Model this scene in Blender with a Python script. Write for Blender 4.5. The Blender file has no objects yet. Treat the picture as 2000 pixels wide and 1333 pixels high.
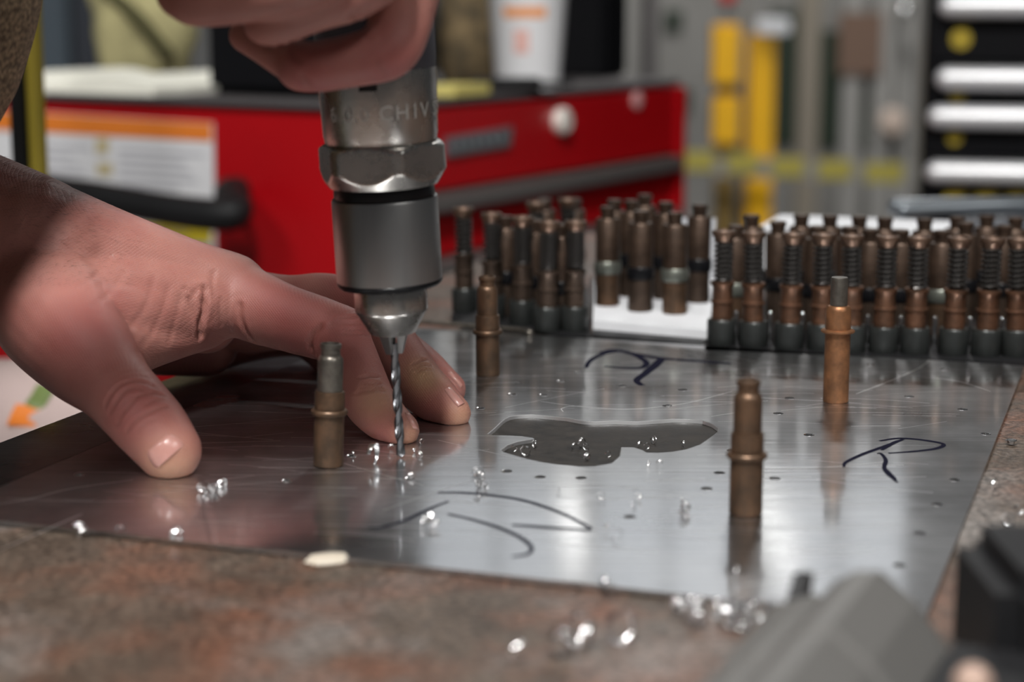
import bpy, bmesh, math, random
import numpy as np
from mathutils import Vector, Matrix, noise
from mathutils.bvhtree import BVHTree

rnd = random.Random(7)
sc = bpy.context.scene
col = sc.collection
R = math.radians
T = 0.95                       # height of the work surface above the floor

# ------------------------------------------------------------------ camera
PITCH = R(10.5)
CAMH = 0.138
FPX = 3600.0
cd = bpy.data.cameras.new('camera')
cam = bpy.data.objects.new('camera', cd)
col.objects.link(cam)
cam.location = (0, 0, T + CAMH)
cam.rotation_euler = (R(90) - PITCH, 0, 0)
cd.sensor_width = 36.0
cd.lens = 36.0 * FPX / 2000.0
cd.clip_start = 0.02
cd.clip_end = 60
cd.dof.use_dof = True
cd.dof.focus_distance = 0.605
cd.dof.aperture_fstop = 8.0
cd.dof.aperture_blades = 0
sc.camera = cam

# ------------------------------------------------------------------ world, lamps, exposure
w = bpy.data.worlds.new('hall'); sc.world = w
w.use_nodes = True
bg = w.node_tree.nodes['Background']
bg.inputs[0].default_value = (0.93, 0.97, 1.0, 1)
bg.inputs[1].default_value = 0.062
vs = sc.view_settings
sc.display_settings.display_device = 'sRGB'
vs.view_transform = 'Standard'
vs.look = 'None'
vs.exposure = 0.0
vs.gamma = 1.0
vs.use_curve_mapping = False

LAMPS = [  # x, y, height above work surface, watts  (rows of hall luminaires, plus an added fill for the background)
    (-0.10, -0.60, 1.95, 92), (0.44, 10.35, 2.05, 0), (0.25, 7.45, 2.05, 0), (1.08, 7.4, 2.05, 0),
    (2.3, 7.4, 2.05, 0), (0.6, 3.7, 2.4, 95), (-1.8, -0.6, 2.1, 52), (1.5, -1.0, 1.95, 27),
]

# ------------------------------------------------------------------ pixel helpers (points in the place)
def ray(px, py):
    a = (px - 1000.0) / FPX; b = -(py - 666.5) / FPX
    return Vector((a, math.cos(PITCH) + b * math.sin(PITCH), -math.sin(PITCH) + b * math.cos(PITCH)))
CO = Vector((0, 0, T + CAMH))
def at(px, py, Y):
    d = ray(px, py); return CO + d * (Y / d.y)
def gnd(px, py, z=0.0):
    d = ray(px, py); return CO + d * ((T + z - CO.z) / d.z)
def onplane(px, py, p0, n):
    d = ray(px, py); return CO + d * ((p0 - CO).dot(n) / d.dot(n))
def proj(P):
    v = P - CO
    f = v.y * math.cos(PITCH) - v.z * math.sin(PITCH)
    u = v.y * math.sin(PITCH) + v.z * math.cos(PITCH)
    return 1000 + FPX * v.x / f, 666.5 - FPX * u / f

# ------------------------------------------------------------------ materials
MATS = {}
def mat(name, base, rough=0.5, metal=0.0, var=None, bump=None, emit=None, col2=None, coat=0.0, sss=0.0, stretch=None, rvar=0.0, spec=None):
    if name in MATS: return MATS[name]
    m = bpy.data.materials.new(name); m.use_nodes = True
    nt = m.node_tree; N = nt.nodes; L = nt.links
    b = N['Principled BSDF']
    b.inputs['Base Color'].default_value = (*base, 1)
    b.inputs['Roughness'].default_value = rough
    b.inputs['Metallic'].default_value = metal
    if spec is not None: b.inputs['Specular IOR Level'].default_value = spec
    if coat: b.inputs['Coat Weight'].default_value = coat; b.inputs['Coat Roughness'].default_value = 0.08
    if sss:
        b.inputs['Subsurface Weight'].default_value = sss
        b.inputs['Subsurface Radius'].default_value = (1.0, 0.35, 0.2)
        b.inputs['Subsurface Scale'].default_value = 0.004
    if emit:
        b.inputs['Emission Color'].default_value = (*emit[0], 1)
        b.inputs['Emission Strength'].default_value = emit[1]
    tc = N.new('ShaderNodeTexCoord')
    src = tc.outputs['Object']
    if stretch:
        mp = N.new('ShaderNodeMapping'); mp.inputs['Scale'].default_value = stretch
        L.new(src, mp.inputs[0]); src = mp.outputs[0]
    if var:
        n = N.new('ShaderNodeTexNoise'); n.inputs['Scale'].default_value = var[0]; n.inputs['Detail'].default_value = 6
        n.inputs['Roughness'].default_value = 0.65
        L.new(src, n.inputs['Vector'])
        cr = N.new('ShaderNodeValToRGB')
        c2 = col2 if col2 else tuple(c * (1 - var[1]) for c in base)
        lo, hi = (0.5 - 0.18, 0.5 + 0.18)
        cr.color_ramp.elements[0].position = lo; cr.color_ramp.elements[1].position = hi
        cr.color_ramp.elements[0].color = (*c2, 1)
        cr.color_ramp.elements[1].color = (*base, 1)
        L.new(n.outputs['Fac'], cr.inputs[0]); L.new(cr.outputs[0], b.inputs['Base Color'])
        if rvar:
            mr = N.new('ShaderNodeMapRange')
            mr.inputs['From Min'].default_value = 0.3; mr.inputs['From Max'].default_value = 0.7
            mr.inputs['To Min'].default_value = max(0.02, rough - rvar); mr.inputs['To Max'].default_value = rough + rvar
            L.new(n.outputs['Fac'], mr.inputs[0]); L.new(mr.outputs[0], b.inputs['Roughness'])
    if bump:
        n2 = N.new('ShaderNodeTexNoise'); n2.inputs['Scale'].default_value = bump[0]; n2.inputs['Detail'].default_value = 4
        L.new(src, n2.inputs['Vector'])
        bp = N.new('ShaderNodeBump'); bp.inputs['Strength'].default_value = bump[1]; bp.inputs['Distance'].default_value = bump[2] if len(bump) > 2 else 0.001
        L.new(n2.outputs['Fac'], bp.inputs['Height']); L.new(bp.outputs[0], b.inputs['Normal'])
    MATS[name] = m
    return m

def mat_rust():
    m = bpy.data.materials.new('rusty_steel'); m.use_nodes = True
    nt = m.node_tree; N = nt.nodes; L = nt.links; b = N['Principled BSDF']
    tc = N.new('ShaderNodeTexCoord')
    def noise_(scale, detail, off):
        mp = N.new('ShaderNodeMapping'); mp.inputs['Location'].default_value = off
        L.new(tc.outputs['Object'], mp.inputs[0])
        n = N.new('ShaderNodeTexNoise'); n.inputs['Scale'].default_value = scale; n.inputs['Detail'].default_value = detail
        n.inputs['Roughness'].default_value = 0.62
        L.new(mp.outputs[0], n.inputs['Vector']); return n
    def ramp(n, a, c):
        r = N.new('ShaderNodeValToRGB'); r.color_ramp.elements[0].position = a; r.color_ramp.elements[1].position = c
        L.new(n.outputs['Fac'], r.inputs[0]); return r
    n1 = noise_(55, 8, (1, 2, 0)); n2 = noise_(22, 7, (4, 1, 2)); n3 = noise_(16, 6, (9, 3, 5)); n4 = noise_(500, 4, (0, 0, 0))
    r1 = ramp(n1, 0.35, 0.66); r1.color_ramp.elements[0].color = (0.092, 0.066, 0.049, 1); r1.color_ramp.elements[1].color = (0.165, 0.123, 0.094, 1)
    r2 = ramp(n2, 0.45, 0.66); r3 = ramp(n3, 0.51, 0.68); r4 = ramp(n4, 0.35, 0.7)
    mx = N.new('ShaderNodeMix'); mx.data_type = 'RGBA'; mx.inputs[7].default_value = (0.235, 0.10, 0.06, 1)
    L.new(r2.outputs[0], mx.inputs[0]); L.new(r1.outputs[0], mx.inputs[6])
    mx2 = N.new('ShaderNodeMix'); mx2.data_type = 'RGBA'; mx2.inputs[7].default_value = (0.27, 0.24, 0.22, 1)
    L.new(r3.outputs[0], mx2.inputs[0]); L.new(mx.outputs[2], mx2.inputs[6])
    mx3 = N.new('ShaderNodeMix'); mx3.data_type = 'RGBA'; mx3.blend_type = 'MULTIPLY'; mx3.inputs[0].default_value = 0.8
    L.new(mx2.outputs[2], mx3.inputs[6]); L.new(r4.outputs[0], mx3.inputs[7])
    L.new(mx3.outputs[2], b.inputs['Base Color'])
    b.inputs['Roughness'].default_value = 0.42
    b.inputs['Metallic'].default_value = 0.15
    bp = N.new('ShaderNodeBump'); bp.inputs['Strength'].default_value = 0.5; bp.inputs['Distance'].default_value = 0.0006
    L.new(n4.outputs['Fac'], bp.inputs['Height']); L.new(bp.outputs[0], b.inputs['Normal'])
    return m

def mat_sheet(name, base, rough, rot, bump=0.25, haze=0.38):
    m = bpy.data.materials.new(name); m.use_nodes = True
    nt = m.node_tree; N = nt.nodes; L = nt.links; b = N['Principled BSDF']
    b.inputs['Metallic'].default_value = 1.0
    tc = N.new('ShaderNodeTexCoord')
    mp = N.new('ShaderNodeMapping'); mp.inputs['Rotation'].default_value = (0, 0, rot); mp.inputs['Scale'].default_value = (12, 420, 1)
    L.new(tc.outputs['Object'], mp.inputs[0])
    n = N.new('ShaderNodeTexNoise'); n.inputs['Scale'].default_value = 1.0; n.inputs['Detail'].default_value = 5
    L.new(mp.outputs[0], n.inputs['Vector'])
    mpb = N.new('ShaderNodeMapping'); mpb.inputs['Rotation'].default_value = (0, 0, rot + 0.5); mpb.inputs['Scale'].default_value = (9, 700, 1)
    L.new(tc.outputs['Object'], mpb.inputs[0])
    nb = N.new('ShaderNodeTexNoise'); nb.inputs['Scale'].default_value = 1.0; nb.inputs['Detail'].default_value = 3
    L.new(mpb.outputs[0], nb.inputs['Vector'])
    n2 = N.new('ShaderNodeTexNoise'); n2.inputs['Scale'].default_value = 18; n2.inputs['Detail'].default_value = 6
    L.new(tc.outputs['Object'], n2.inputs['Vector'])
    cr = N.new('ShaderNodeValToRGB')
    cr.color_ramp.elements[0].position = 0.3; cr.color_ramp.elements[1].position = 0.7
    cr.color_ramp.elements[0].color = (*[c * 0.62 for c in base], 1); cr.color_ramp.elements[1].color = (*base, 1)
    mxf = N.new('ShaderNodeMath'); mxf.operation = 'MULTIPLY_ADD'; mxf.inputs[1].default_value = 0.55
    hf = N.new('ShaderNodeMath'); hf.operation = 'MULTIPLY'; hf.inputs[1].default_value = 0.45
    L.new(n2.outputs['Fac'], hf.inputs[0]); L.new(nb.outputs['Fac'], mxf.inputs[0]); L.new(hf.outputs[0], mxf.inputs[2])
    L.new(mxf.outputs[0], cr.inputs[0]); L.new(cr.outputs[0], b.inputs['Base Color'])
    mr = N.new('ShaderNodeMapRange'); mr.inputs['From Min'].default_value = 0.3; mr.inputs['From Max'].default_value = 0.72
    mr.inputs['To Min'].default_value = rough * 0.75; mr.inputs['To Max'].default_value = rough * 1.55
    L.new(n.outputs['Fac'], mr.inputs[0]); L.new(mr.outputs[0], b.inputs['Roughness'])
    ad = N.new('ShaderNodeMath'); ad.operation = 'ADD'
    L.new(n.outputs['Fac'], ad.inputs[0]); L.new(nb.outputs['Fac'], ad.inputs[1])
    bp = N.new('ShaderNodeBump'); bp.inputs['Strength'].default_value = bump; bp.inputs['Distance'].default_value = 0.00006
    L.new(ad.outputs[0], bp.inputs['Height']); L.new(bp.outputs[0], b.inputs['Normal'])
    # handled metal: a hazy scuffed lobe over the polished one
    g = N.new('ShaderNodeBsdfPrincipled'); g.inputs['Metallic'].default_value = 1.0; g.inputs['Roughness'].default_value = 0.36
    L.new(cr.outputs[0], g.inputs['Base Color']); L.new(bp.outputs[0], g.inputs['Normal'])
    ms = N.new('ShaderNodeMixShader')
    mh = N.new('ShaderNodeMapRange'); mh.inputs['From Min'].default_value = 0.35; mh.inputs['From Max'].default_value = 0.65
    mh.inputs['To Min'].default_value = haze - 0.12; mh.inputs['To Max'].default_value = haze + 0.12
    L.new(n2.outputs['Fac'], mh.inputs[0]); L.new(mh.outputs[0], ms.inputs[0])
    L.new(b.outputs[0], ms.inputs[1]); L.new(g.outputs[0], ms.inputs[2]); L.new(ms.outputs[0], N['Material Output'].inputs['Surface'])
    return m

def mat_skin():
    m = bpy.data.materials.new('skin'); m.use_nodes = True
    nt = m.node_tree; N = nt.nodes; L = nt.links; b = N['Principled BSDF']
    tc = N.new('ShaderNodeTexCoord')
    n1 = N.new('ShaderNodeTexNoise'); n1.inputs['Scale'].default_value = 45; n1.inputs['Detail'].default_value = 5
    L.new(tc.outputs['Object'], n1.inputs['Vector'])
    cr = N.new('ShaderNodeValToRGB')
    cr.color_ramp.elements[0].position = 0.33; cr.color_ramp.elements[1].position = 0.68
    cr.color_ramp.elements[0].color = (0.30, 0.112, 0.095, 1); cr.color_ramp.elements[1].color = (0.37, 0.168, 0.138, 1)
    L.new(n1.outputs['Fac'], cr.inputs[0])
    at_ = N.new('ShaderNodeAttribute'); at_.attribute_name = 'tone'
    sp = N.new('ShaderNodeSeparateColor'); L.new(at_.outputs['Color'], sp.inputs[0])
    mx = N.new('ShaderNodeMix'); mx.data_type = 'RGBA'; mx.inputs[7].default_value = (0.33, 0.085, 0.08, 1)
    L.new(sp.outputs[0], mx.inputs[0]); L.new(cr.outputs[0], mx.inputs[6])
    mx2 = N.new('ShaderNodeMix'); mx2.data_type = 'RGBA'; mx2.inputs[7].default_value = (0.46, 0.28, 0.16, 1)
    L.new(sp.outputs[1], mx2.inputs[0]); L.new(mx.outputs[2], mx2.inputs[6])
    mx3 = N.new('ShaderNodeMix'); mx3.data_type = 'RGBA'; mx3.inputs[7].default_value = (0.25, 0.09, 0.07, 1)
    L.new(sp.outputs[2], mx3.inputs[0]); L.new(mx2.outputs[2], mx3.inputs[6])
    L.new(mx3.outputs[2], b.inputs['Base Color'])
    b.inputs['Roughness'].default_value = 0.5
    b.inputs['Specular IOR Level'].default_value = 0.38
    b.inputs['Subsurface Weight'].default_value = 0.18
    b.inputs['Subsurface Radius'].default_value = (1.0, 0.35, 0.2)
    b.inputs['Subsurface Scale'].default_value = 0.003
    v = N.new('ShaderNodeTexVoronoi'); v.feature = 'DISTANCE_TO_EDGE'; v.inputs['Scale'].default_value = 820
    nz = N.new('ShaderNodeTexNoise'); nz.inputs['Scale'].default_value = 260; nz.inputs['Detail'].default_value = 3
    L.new(tc.outputs['Object'], nz.inputs['Vector'])
    mxv = N.new('ShaderNodeMix'); mxv.data_type = 'VECTOR'; mxv.inputs[0].default_value = 0.0025
    L.new(tc.outputs['Object'], mxv.inputs[4]); L.new(nz.outputs['Color'], mxv.inputs[5])
    L.new(mxv.outputs[1], v.inputs['Vector'])
    mr = N.new('ShaderNodeMapRange'); mr.inputs['From Max'].default_value = 0.26
    L.new(v.outputs['Distance'], mr.inputs[0])
    lines = []
    for ry, rz, sc_ in ((0.75, 0.25, 440), (-0.62, 0.35, 400)):     # two families of fine skin lines
        mp = N.new('ShaderNodeMapping'); mp.inputs['Rotation'].default_value = (0.2, ry, rz); L.new(tc.outputs['Object'], mp.inputs[0])
        wv = N.new('ShaderNodeTexWave'); wv.wave_type = 'BANDS'; wv.inputs['Scale'].default_value = sc_
        wv.inputs['Distortion'].default_value = 5.0; wv.inputs['Detail'].default_value = 3; wv.inputs['Detail Scale'].default_value = 0.35
        L.new(mp.outputs[0], wv.inputs['Vector'])
        m2 = N.new('ShaderNodeMapRange'); m2.inputs['From Min'].default_value = 0.0; m2.inputs['From Max'].default_value = 0.45
        L.new(wv.outputs['Fac'], m2.inputs[0]); lines.append(m2)
    mn = N.new('ShaderNodeMath'); mn.operation = 'MINIMUM'; L.new(lines[0].outputs[0], mn.inputs[0]); L.new(lines[1].outputs[0], mn.inputs[1])
    vm = N.new('ShaderNodeMath'); vm.operation = 'MULTIPLY_ADD'; vm.inputs[1].default_value = 0.35; L.new(mr.outputs[0], vm.inputs[0]); L.new(mn.outputs[0], vm.inputs[2])
    ad = N.new('ShaderNodeMath'); ad.operation = 'MULTIPLY_ADD'; ad.inputs[1].default_value = 0.9
    L.new(nz.outputs['Fac'], ad.inputs[0]); L.new(vm.outputs[0], ad.inputs[2])
    bp = N.new('ShaderNodeBump'); bp.inputs['Strength'].default_value = 0.5; bp.inputs['Distance'].default_value = 0.00009
    L.new(ad.outputs[0], bp.inputs['Height']); L.new(bp.outputs[0], b.inputs['Normal'])
    return m

def mat_knit():
    m = bpy.data.materials.new('khaki_knit'); m.use_nodes = True
    nt = m.node_tree; N = nt.nodes; L = nt.links; b = N['Principled BSDF']
    tc = N.new('ShaderNodeTexCoord')
    v = N.new('ShaderNodeTexVoronoi'); v.inputs['Scale'].default_value = 1050
    mp = N.new('ShaderNodeMapping'); mp.inputs['Rotation'].default_value = (0.4, 0.7, 0.3); mp.inputs['Scale'].default_value = (1, 1, 0.55)
    L.new(tc.outputs['Object'], mp.inputs[0]); L.new(mp.outputs[0], v.inputs['Vector'])
    cr = N.new('ShaderNodeValToRGB')
    cr.color_ramp.elements[0].color = (0.56, 0.42, 0.26, 1); cr.color_ramp.elements[1].color = (0.10, 0.07, 0.04, 1)
    cr.color_ramp.elements[1].position = 0.62
    L.new(v.outputs['Distance'], cr.inputs[0]); L.new(cr.outputs[0], b.inputs['Base Color'])
    b.inputs['Roughness'].default_value = 0.9
    bp = N.new('ShaderNodeBump'); bp.inputs['Strength'].default_value = 0.5; bp.inputs['Distance'].default_value = 0.0005; bp.invert = True
    L.new(v.outputs['Distance'], bp.inputs['Height']); L.new(bp.outputs[0], b.inputs['Normal'])
    return m

# ------------------------------------------------------------------ mesh builder
def catmull(pts, n):
    """pts: list of (Vector, radius-tuple); resampled"""
    out = []
    P = [np.array([*p[0], *([p[1]] if not isinstance(p[1], tuple) else p[1])], float) for p in pts]
    if len(P) == 2:
        for i in range(n + 1):
            out.append(P[0] + (P[1] - P[0]) * i / n)
        return out
    E = [2 * P[0] - P[1]] + P + [2 * P[-1] - P[-2]]
    for k in range(1, len(E) - 2):
        a, b, c, d = E[k - 1:k + 3]
        for i in range(n):
            t = i / n
            out.append(0.5 * ((2 * b) + (-a + c) * t + (2 * a - 5 * b + 4 * c - d) * t * t + (-a + 3 * b - 3 * c + d) * t ** 3))
    out.append(P[-1])
    return out

class MB:
    def __init__(s): s.v = []; s.f = []
    def add(s, v, f):
        o = len(s.v); s.v += [Vector(x) for x in v]; s.f += [tuple(i + o for i in q) for q in f]
    def box(s, lo, hi, M=None):
        x0, y0, z0 = lo; x1, y1, z1 = hi
        v = [Vector(p) for p in ((x0,y0,z0),(x1,y0,z0),(x1,y1,z0),(x0,y1,z0),(x0,y0,z1),(x1,y0,z1),(x1,y1,z1),(x0,y1,z1))]
        if M is not None: v = [M @ p for p in v]
        s.add(v, [(0,3,2,1),(4,5,6,7),(0,1,5,4),(1,2,6,5),(2,3,7,6),(3,0,4,7)])
    def lathe(s, prof, seg=32, o=(0,0,0), ax=(0,0,1), rf=None, cap=True, M=None):
        """prof: (radius, height); rf(theta, r, h) may modulate the radius"""
        ax = Vector(ax).normalized(); o = Vector(o)
        t = Vector((0,1,0)) if abs(ax.y) < 0.9 else Vector((1,0,0))
        e1 = t.cross(ax).normalized(); e2 = ax.cross(e1)
        v = []; f = []
        for r, h in prof:
            for k in range(seg):
                a = 2 * math.pi * k / seg
                rr = rf(a, r, h) if rf else r
                v.append(o + ax * h + (e1 * math.cos(a) + e2 * math.sin(a)) * rr)
        n = len(prof)
        for i in range(n - 1):
            for k in range(seg):
                k2 = (k + 1) % seg
                f.append((i*seg+k, i*seg+k2, (i+1)*seg+k2, (i+1)*seg+k))
        if cap:
            f.append(tuple(range(seg))[::-1]); f.append(tuple((n-1)*seg + k for k in range(seg)))
        if M is not None: v = [M @ p for p in v]
        s.add(v, f)
    def tube(s, pts, seg=12, n=8, flat=None, caps=5):
        """pts: (Vector, r) or (Vector, (r, rflat)); flat: up vector that rflat is measured along"""
        sm = catmull(pts, n)
        C = [Vector(q[:3]) for q in sm]
        rad = [q[3:] for q in sm]
        rows = []
        tang = []
        for i in range(len(C)):
            a = C[max(0, i-1)]; b = C[min(len(C)-1, i+1)]
            tang.append((b - a).normalized())
        up = Vector(flat) if flat is not None else (Vector((0,0,1)) if abs(tang[0].z) < 0.9 else Vector((1,0,0)))
        frames = []
        for i, t in enumerate(tang):
            if flat is not None: up = Vector(flat)
            e1 = t.cross(up).normalized(); e2 = e1.cross(t).normalized(); up = e2
            frames.append((e1, e2))
        def ring(c, i, k):
            e1, e2 = frames[i]; r = rad[i]; r1 = r[0]; r2 = r[1] if len(r) > 1 else r[0]
            return [c + e1 * (math.cos(2*math.pi*j/seg) * r1 * k) + e2 * (math.sin(2*math.pi*j/seg) * r2 * k) for j in range(seg)]
        if caps:
            rr = min(rad[0])
            for q in range(caps, 0, -1):
                a = math.pi/2 * q / (caps + 0.4)
                rows.append(ring(C[0] - tang[0] * rr * math.sin(a), 0, math.cos(a)))
        for i in range(len(C)): rows.append(ring(C[i], i, 1))
        if caps:
            rr = min(rad[-1]); L_ = len(C) - 1
            for q in range(1, caps + 1):
                a = math.pi/2 * q / (caps + 0.4)
                rows.append(ring(C[-1] + tang[-1] * rr * math.sin(a), L_, math.cos(a)))
        v = [p for r in rows for p in r]; f = []
        for i in range(len(rows) - 1):
            for k in range(seg):
                k2 = (k + 1) % seg
                f.append((i*seg+k, i*seg+k2, (i+1)*seg+k2, (i+1)*seg+k))
        f.append(tuple(range(seg))[::-1]); f.append(tuple((len(rows)-1)*seg + k for k in range(seg)))
        s.add(v, f)
    def ball(s, c, r, seg=16, M=None):
        c = Vector(c); r = r if isinstance(r, tuple) else (r, r, r)
        v = []; f = []; n = seg // 2
        for i in range(1, n):
            th = math.pi * i / n
            for k in range(seg):
                a = 2*math.pi*k/seg
                p = Vector((r[0]*math.sin(th)*math.cos(a), r[1]*math.sin(th)*math.sin(a), -r[2]*math.cos(th)))
                if M is not None: p = M @ p
                v.append(c + p)
        for i in range(n - 2):
            for k in range(seg):
                k2 = (k+1) % seg
                f.append((i*seg+k, i*seg+k2, (i+1)*seg+k2, (i+1)*seg+k))
        f.append(tuple(range(seg))[::-1]); f.append(tuple((n-2)*seg+k for k in range(seg)))
        s.add(v, f)
    def ribbon(s, pts, wid, z, th=0.0):
        """flat strip following pts (x, y) at height z, slightly varying width"""
        P = [Vector((p[0], p[1], 0)) for p in pts]
        o = []
        for i, p in enumerate(P):
            t = (P[min(i+1, len(P)-1)] - P[max(i-1, 0)]).normalized()
            nrm = Vector((-t.y, t.x, 0))
            wd = wid[i] if isinstance(wid, list) else wid
            o.append((p + nrm * wd/2, p - nrm * wd/2))
        v = []; f = []
        for a, b in o:
            v += [(a.x, a.y, z), (b.x, b.y, z)]
        for i in range(len(o) - 1): f.append((2*i, 2*i+1, 2*i+3, 2*i+2))
        s.add(v, f)
    def build(s, name, m, parent=None, base=None, smooth=True, bevel=0.0, auto=35):
        me = bpy.data.meshes.new(name)
        b = Vector(base) if base is not None else Vector((0,0,0))
        me.from_pydata([p - b for p in s.v], [], s.f)
        if m is not None: me.materials.append(m)
        bm = bmesh.new(); bm.from_mesh(me); bmesh.ops.recalc_face_normals(bm, faces=bm.faces)
        if bevel:
            bmesh.ops.bevel(bm, geom=[e for e in bm.edges], offset=bevel, segments=2, affect='EDGES', clamp_overlap=True)
        bm.to_mesh(me); bm.free()
        if smooth:
            me.polygons.foreach_set('use_smooth', [True] * len(me.polygons))
            me.set_sharp_from_angle(angle=R(auto))
        o = bpy.data.objects.new(name, me); col.objects.link(o)
        if parent is not None: o.parent = parent
        elif base is not None: o.location = b
        return o

def tag(o, label=None, cat=None, group=None, kind=None):
    if label: o['label'] = label
    if cat: o['category'] = cat
    if group: o['group'] = group
    if kind: o['kind'] = kind
    return o
def thing(name, label, cat, loc=(0,0,0), group=None, rot=(0,0,0)):
    o = bpy.data.objects.new(name, None); col.objects.link(o)
    o.empty_display_size = 0.02; o.location = loc; o.rotation_euler = rot
    return tag(o, label, cat, group)
def dup(root, loc, label=None, rot=None, group=None):
    r = root.copy(); col.objects.link(r); r.location = loc
    if rot is not None: r.rotation_euler = rot
    if label: r['label'] = label
    if group: r['group'] = group
    for ch in list(root.children):
        c = ch.copy(); col.objects.link(c); c.parent = r
        for g in ch.children:
            d = g.copy(); col.objects.link(d); d.parent = c
    return r

# ------------------------------------------------------------------ palette
M_RUST = mat_rust()
TH = R(-19.3)
M_SHEET = mat_sheet('brushed_aluminium', (0.72, 0.725, 0.74), 0.085, -TH)
M_SHEET2 = mat_sheet('dull_aluminium', (0.42, 0.42, 0.44), 0.14, -TH, haze=0.4)
M_PLATE = mat('dark_plate', (0.034, 0.030, 0.027), 0.5, 0.0, spec=0.1, var=(160, 0.75), bump=(500, 0.35, 0.0003), rvar=0.1)
M_SKIN = mat_skin()
M_NAIL = mat('nail', (0.50, 0.25, 0.215), 0.28, 0, var=(200, 0.12), sss=0.1)
M_KNIT = mat_knit()
M_COPPER = mat('copper_brown', (0.30, 0.135, 0.06), 0.42, 0.7, var=(190, 0.5), col2=(0.15, 0.075, 0.04), bump=(900, 0.25, 0.0002), rvar=0.1)
M_COPPER2 = mat('dull_bronze', (0.135, 0.075, 0.043), 0.42, 0.7, var=(170, 0.5), col2=(0.066, 0.045, 0.031), bump=(900, 0.25, 0.0002), rvar=0.1)
M_GUN = mat('gunmetal', (0.20, 0.18, 0.155), 0.36, 0.85, var=(220, 0.5), bump=(900, 0.3, 0.0002))
M_STEEL = mat('machined_steel', (0.52, 0.50, 0.475), 0.27, 1.0, var=(60, 0.22), bump=(500, 0.12, 0.0002), rvar=0.06)
M_STEEL_D = mat('dark_steel', (0.40, 0.395, 0.39), 0.34, 1.0, var=(50, 0.2), bump=(1200, 0.15, 0.0001), stretch=(1, 1, 0.06))
M_BIT = mat('drill_bit_steel', (0.30, 0.305, 0.32), 0.27, 1.0)
M_BLACK = mat('black_rubber', (0.010, 0.010, 0.011), 0.5, spec=0.22)
M_BLACKG = mat('black_gloss', (0.005, 0.005, 0.006), 0.3, spec=0.2)
M_TOOLBLACK = mat('black_composite', (0.035, 0.034, 0.042), 0.5, bump=(1500, 0.2, 0.0002))
M_RED = mat('red_enamel', (0.34, 0.002, 0.005), 0.34, 0.0, var=(9, 0.1), spec=0.35)
M_WHITE = mat('white_card', (0.68, 0.69, 0.72), 0.6, var=(20, 0.1))
M_LABEL = mat('label_paper', (0.60, 0.60, 0.62), 0.45)
M_ORANGE = mat('print_orange', (0.62, 0.17, 0.02), 0.5)
M_YELLOWP = mat('print_yellow', (0.55, 0.42, 0.02), 0.5)
M_GREYP = mat('print_grey', (0.38, 0.38, 0.42), 0.5)
M_TANP = mat('print_tan', (0.45, 0.38, 0.22), 0.5)
M_BLUEP = mat('print_blue', (0.05, 0.08, 0.3), 0.5)
M_YEL = mat('yellow_paint', (0.86, 0.46, 0.003), 0.5, var=(8, 0.12))
M_KHAKI = mat('khaki_cloth', (0.44, 0.395, 0.20), 0.9, var=(60, 0.25))
M_CAMO = mat('camo_cloth', (0.20, 0.14, 0.07), 0.9, var=(40, 0.8), col2=(0.02, 0.018, 0.012))
M_GREY = mat('grey_paint', (0.20, 0.195, 0.185), 0.6, var=(3, 0.3))
M_GREYM = mat('grey_mat', (0.075, 0.068, 0.07), 0.6, spec=0.25)
M_WALL = mat('concrete_wall', (0.165, 0.155, 0.14), 0.85, var=(1.4, 0.4), bump=(20, 0.2, 0.01))
M_FLOOR = mat('concrete_floor', (0.24, 0.235, 0.225), 0.5, var=(1.2, 0.25))
M_CEIL = mat('ceiling_white', (0.7, 0.7, 0.7), 0.8, var=(1.0, 0.1))
M_CHIP = mat('bright_aluminium', (0.95, 0.95, 0.96), 0.22, 1.0)
M_CHIP0 = mat('burr_aluminium', (0.85, 0.85, 0.86), 0.15, 1.0)
M_INK = mat('marker_ink', (0.010, 0.010, 0.018), 1.0, spec=0.0)
M_SCRATCH = mat('scratched_aluminium', (0.86, 0.86, 0.87), 0.42, 1.0)
M_GREYPL = mat('grey_plastic', (0.095, 0.092, 0.088), 0.45, bump=(900, 0.15, 0.0002))
M_TUBE = mat('grey_tube', (0.034, 0.037, 0.036), 0.32, 0.5, var=(200, 0.3))  # grey lowered to put the racks' weaker light into the colour
M_SPRING = mat('spring_steel', (0.035, 0.032, 0.03), 0.35, 0.6)
M_ZINC = mat('zinc_green', (0.19, 0.20, 0.175), 0.4, 0.75, var=(150, 0.3))
M_CHROME = mat('chrome', (0.85, 0.86, 0.88), 0.18, 1.0)
M_ALUH = mat('satin_aluminium', (0.68, 0.68, 0.70), 0.42, 0.5)

# ------------------------------------------------------------------ frames on the work surface (bench runs parallel to the sheet)
E1 = Vector((math.cos(TH), math.sin(TH), 0)); E2 = Vector((-math.sin(TH), math.cos(TH), 0))
def frame(o, a1=E1, a2=E2):
    M = Matrix.Identity(4)
    for i in range(3):
        M[i][0] = a1[i]; M[i][1] = a2[i]; M[i][2] = (0, 0, 1)[i]; M[i][3] = o[i]
    return M
S0 = gnd(1806, 1212)                 # front right corner of the sheet
S0.z = T
def uv(P): d = P - S0; return d.dot(E1), d.dot(E2)
SW, SD = 0.2655, 0.312               # 10 x 12 inch sheet
BED = -0.0017                        # bench top below sheet top

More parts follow.
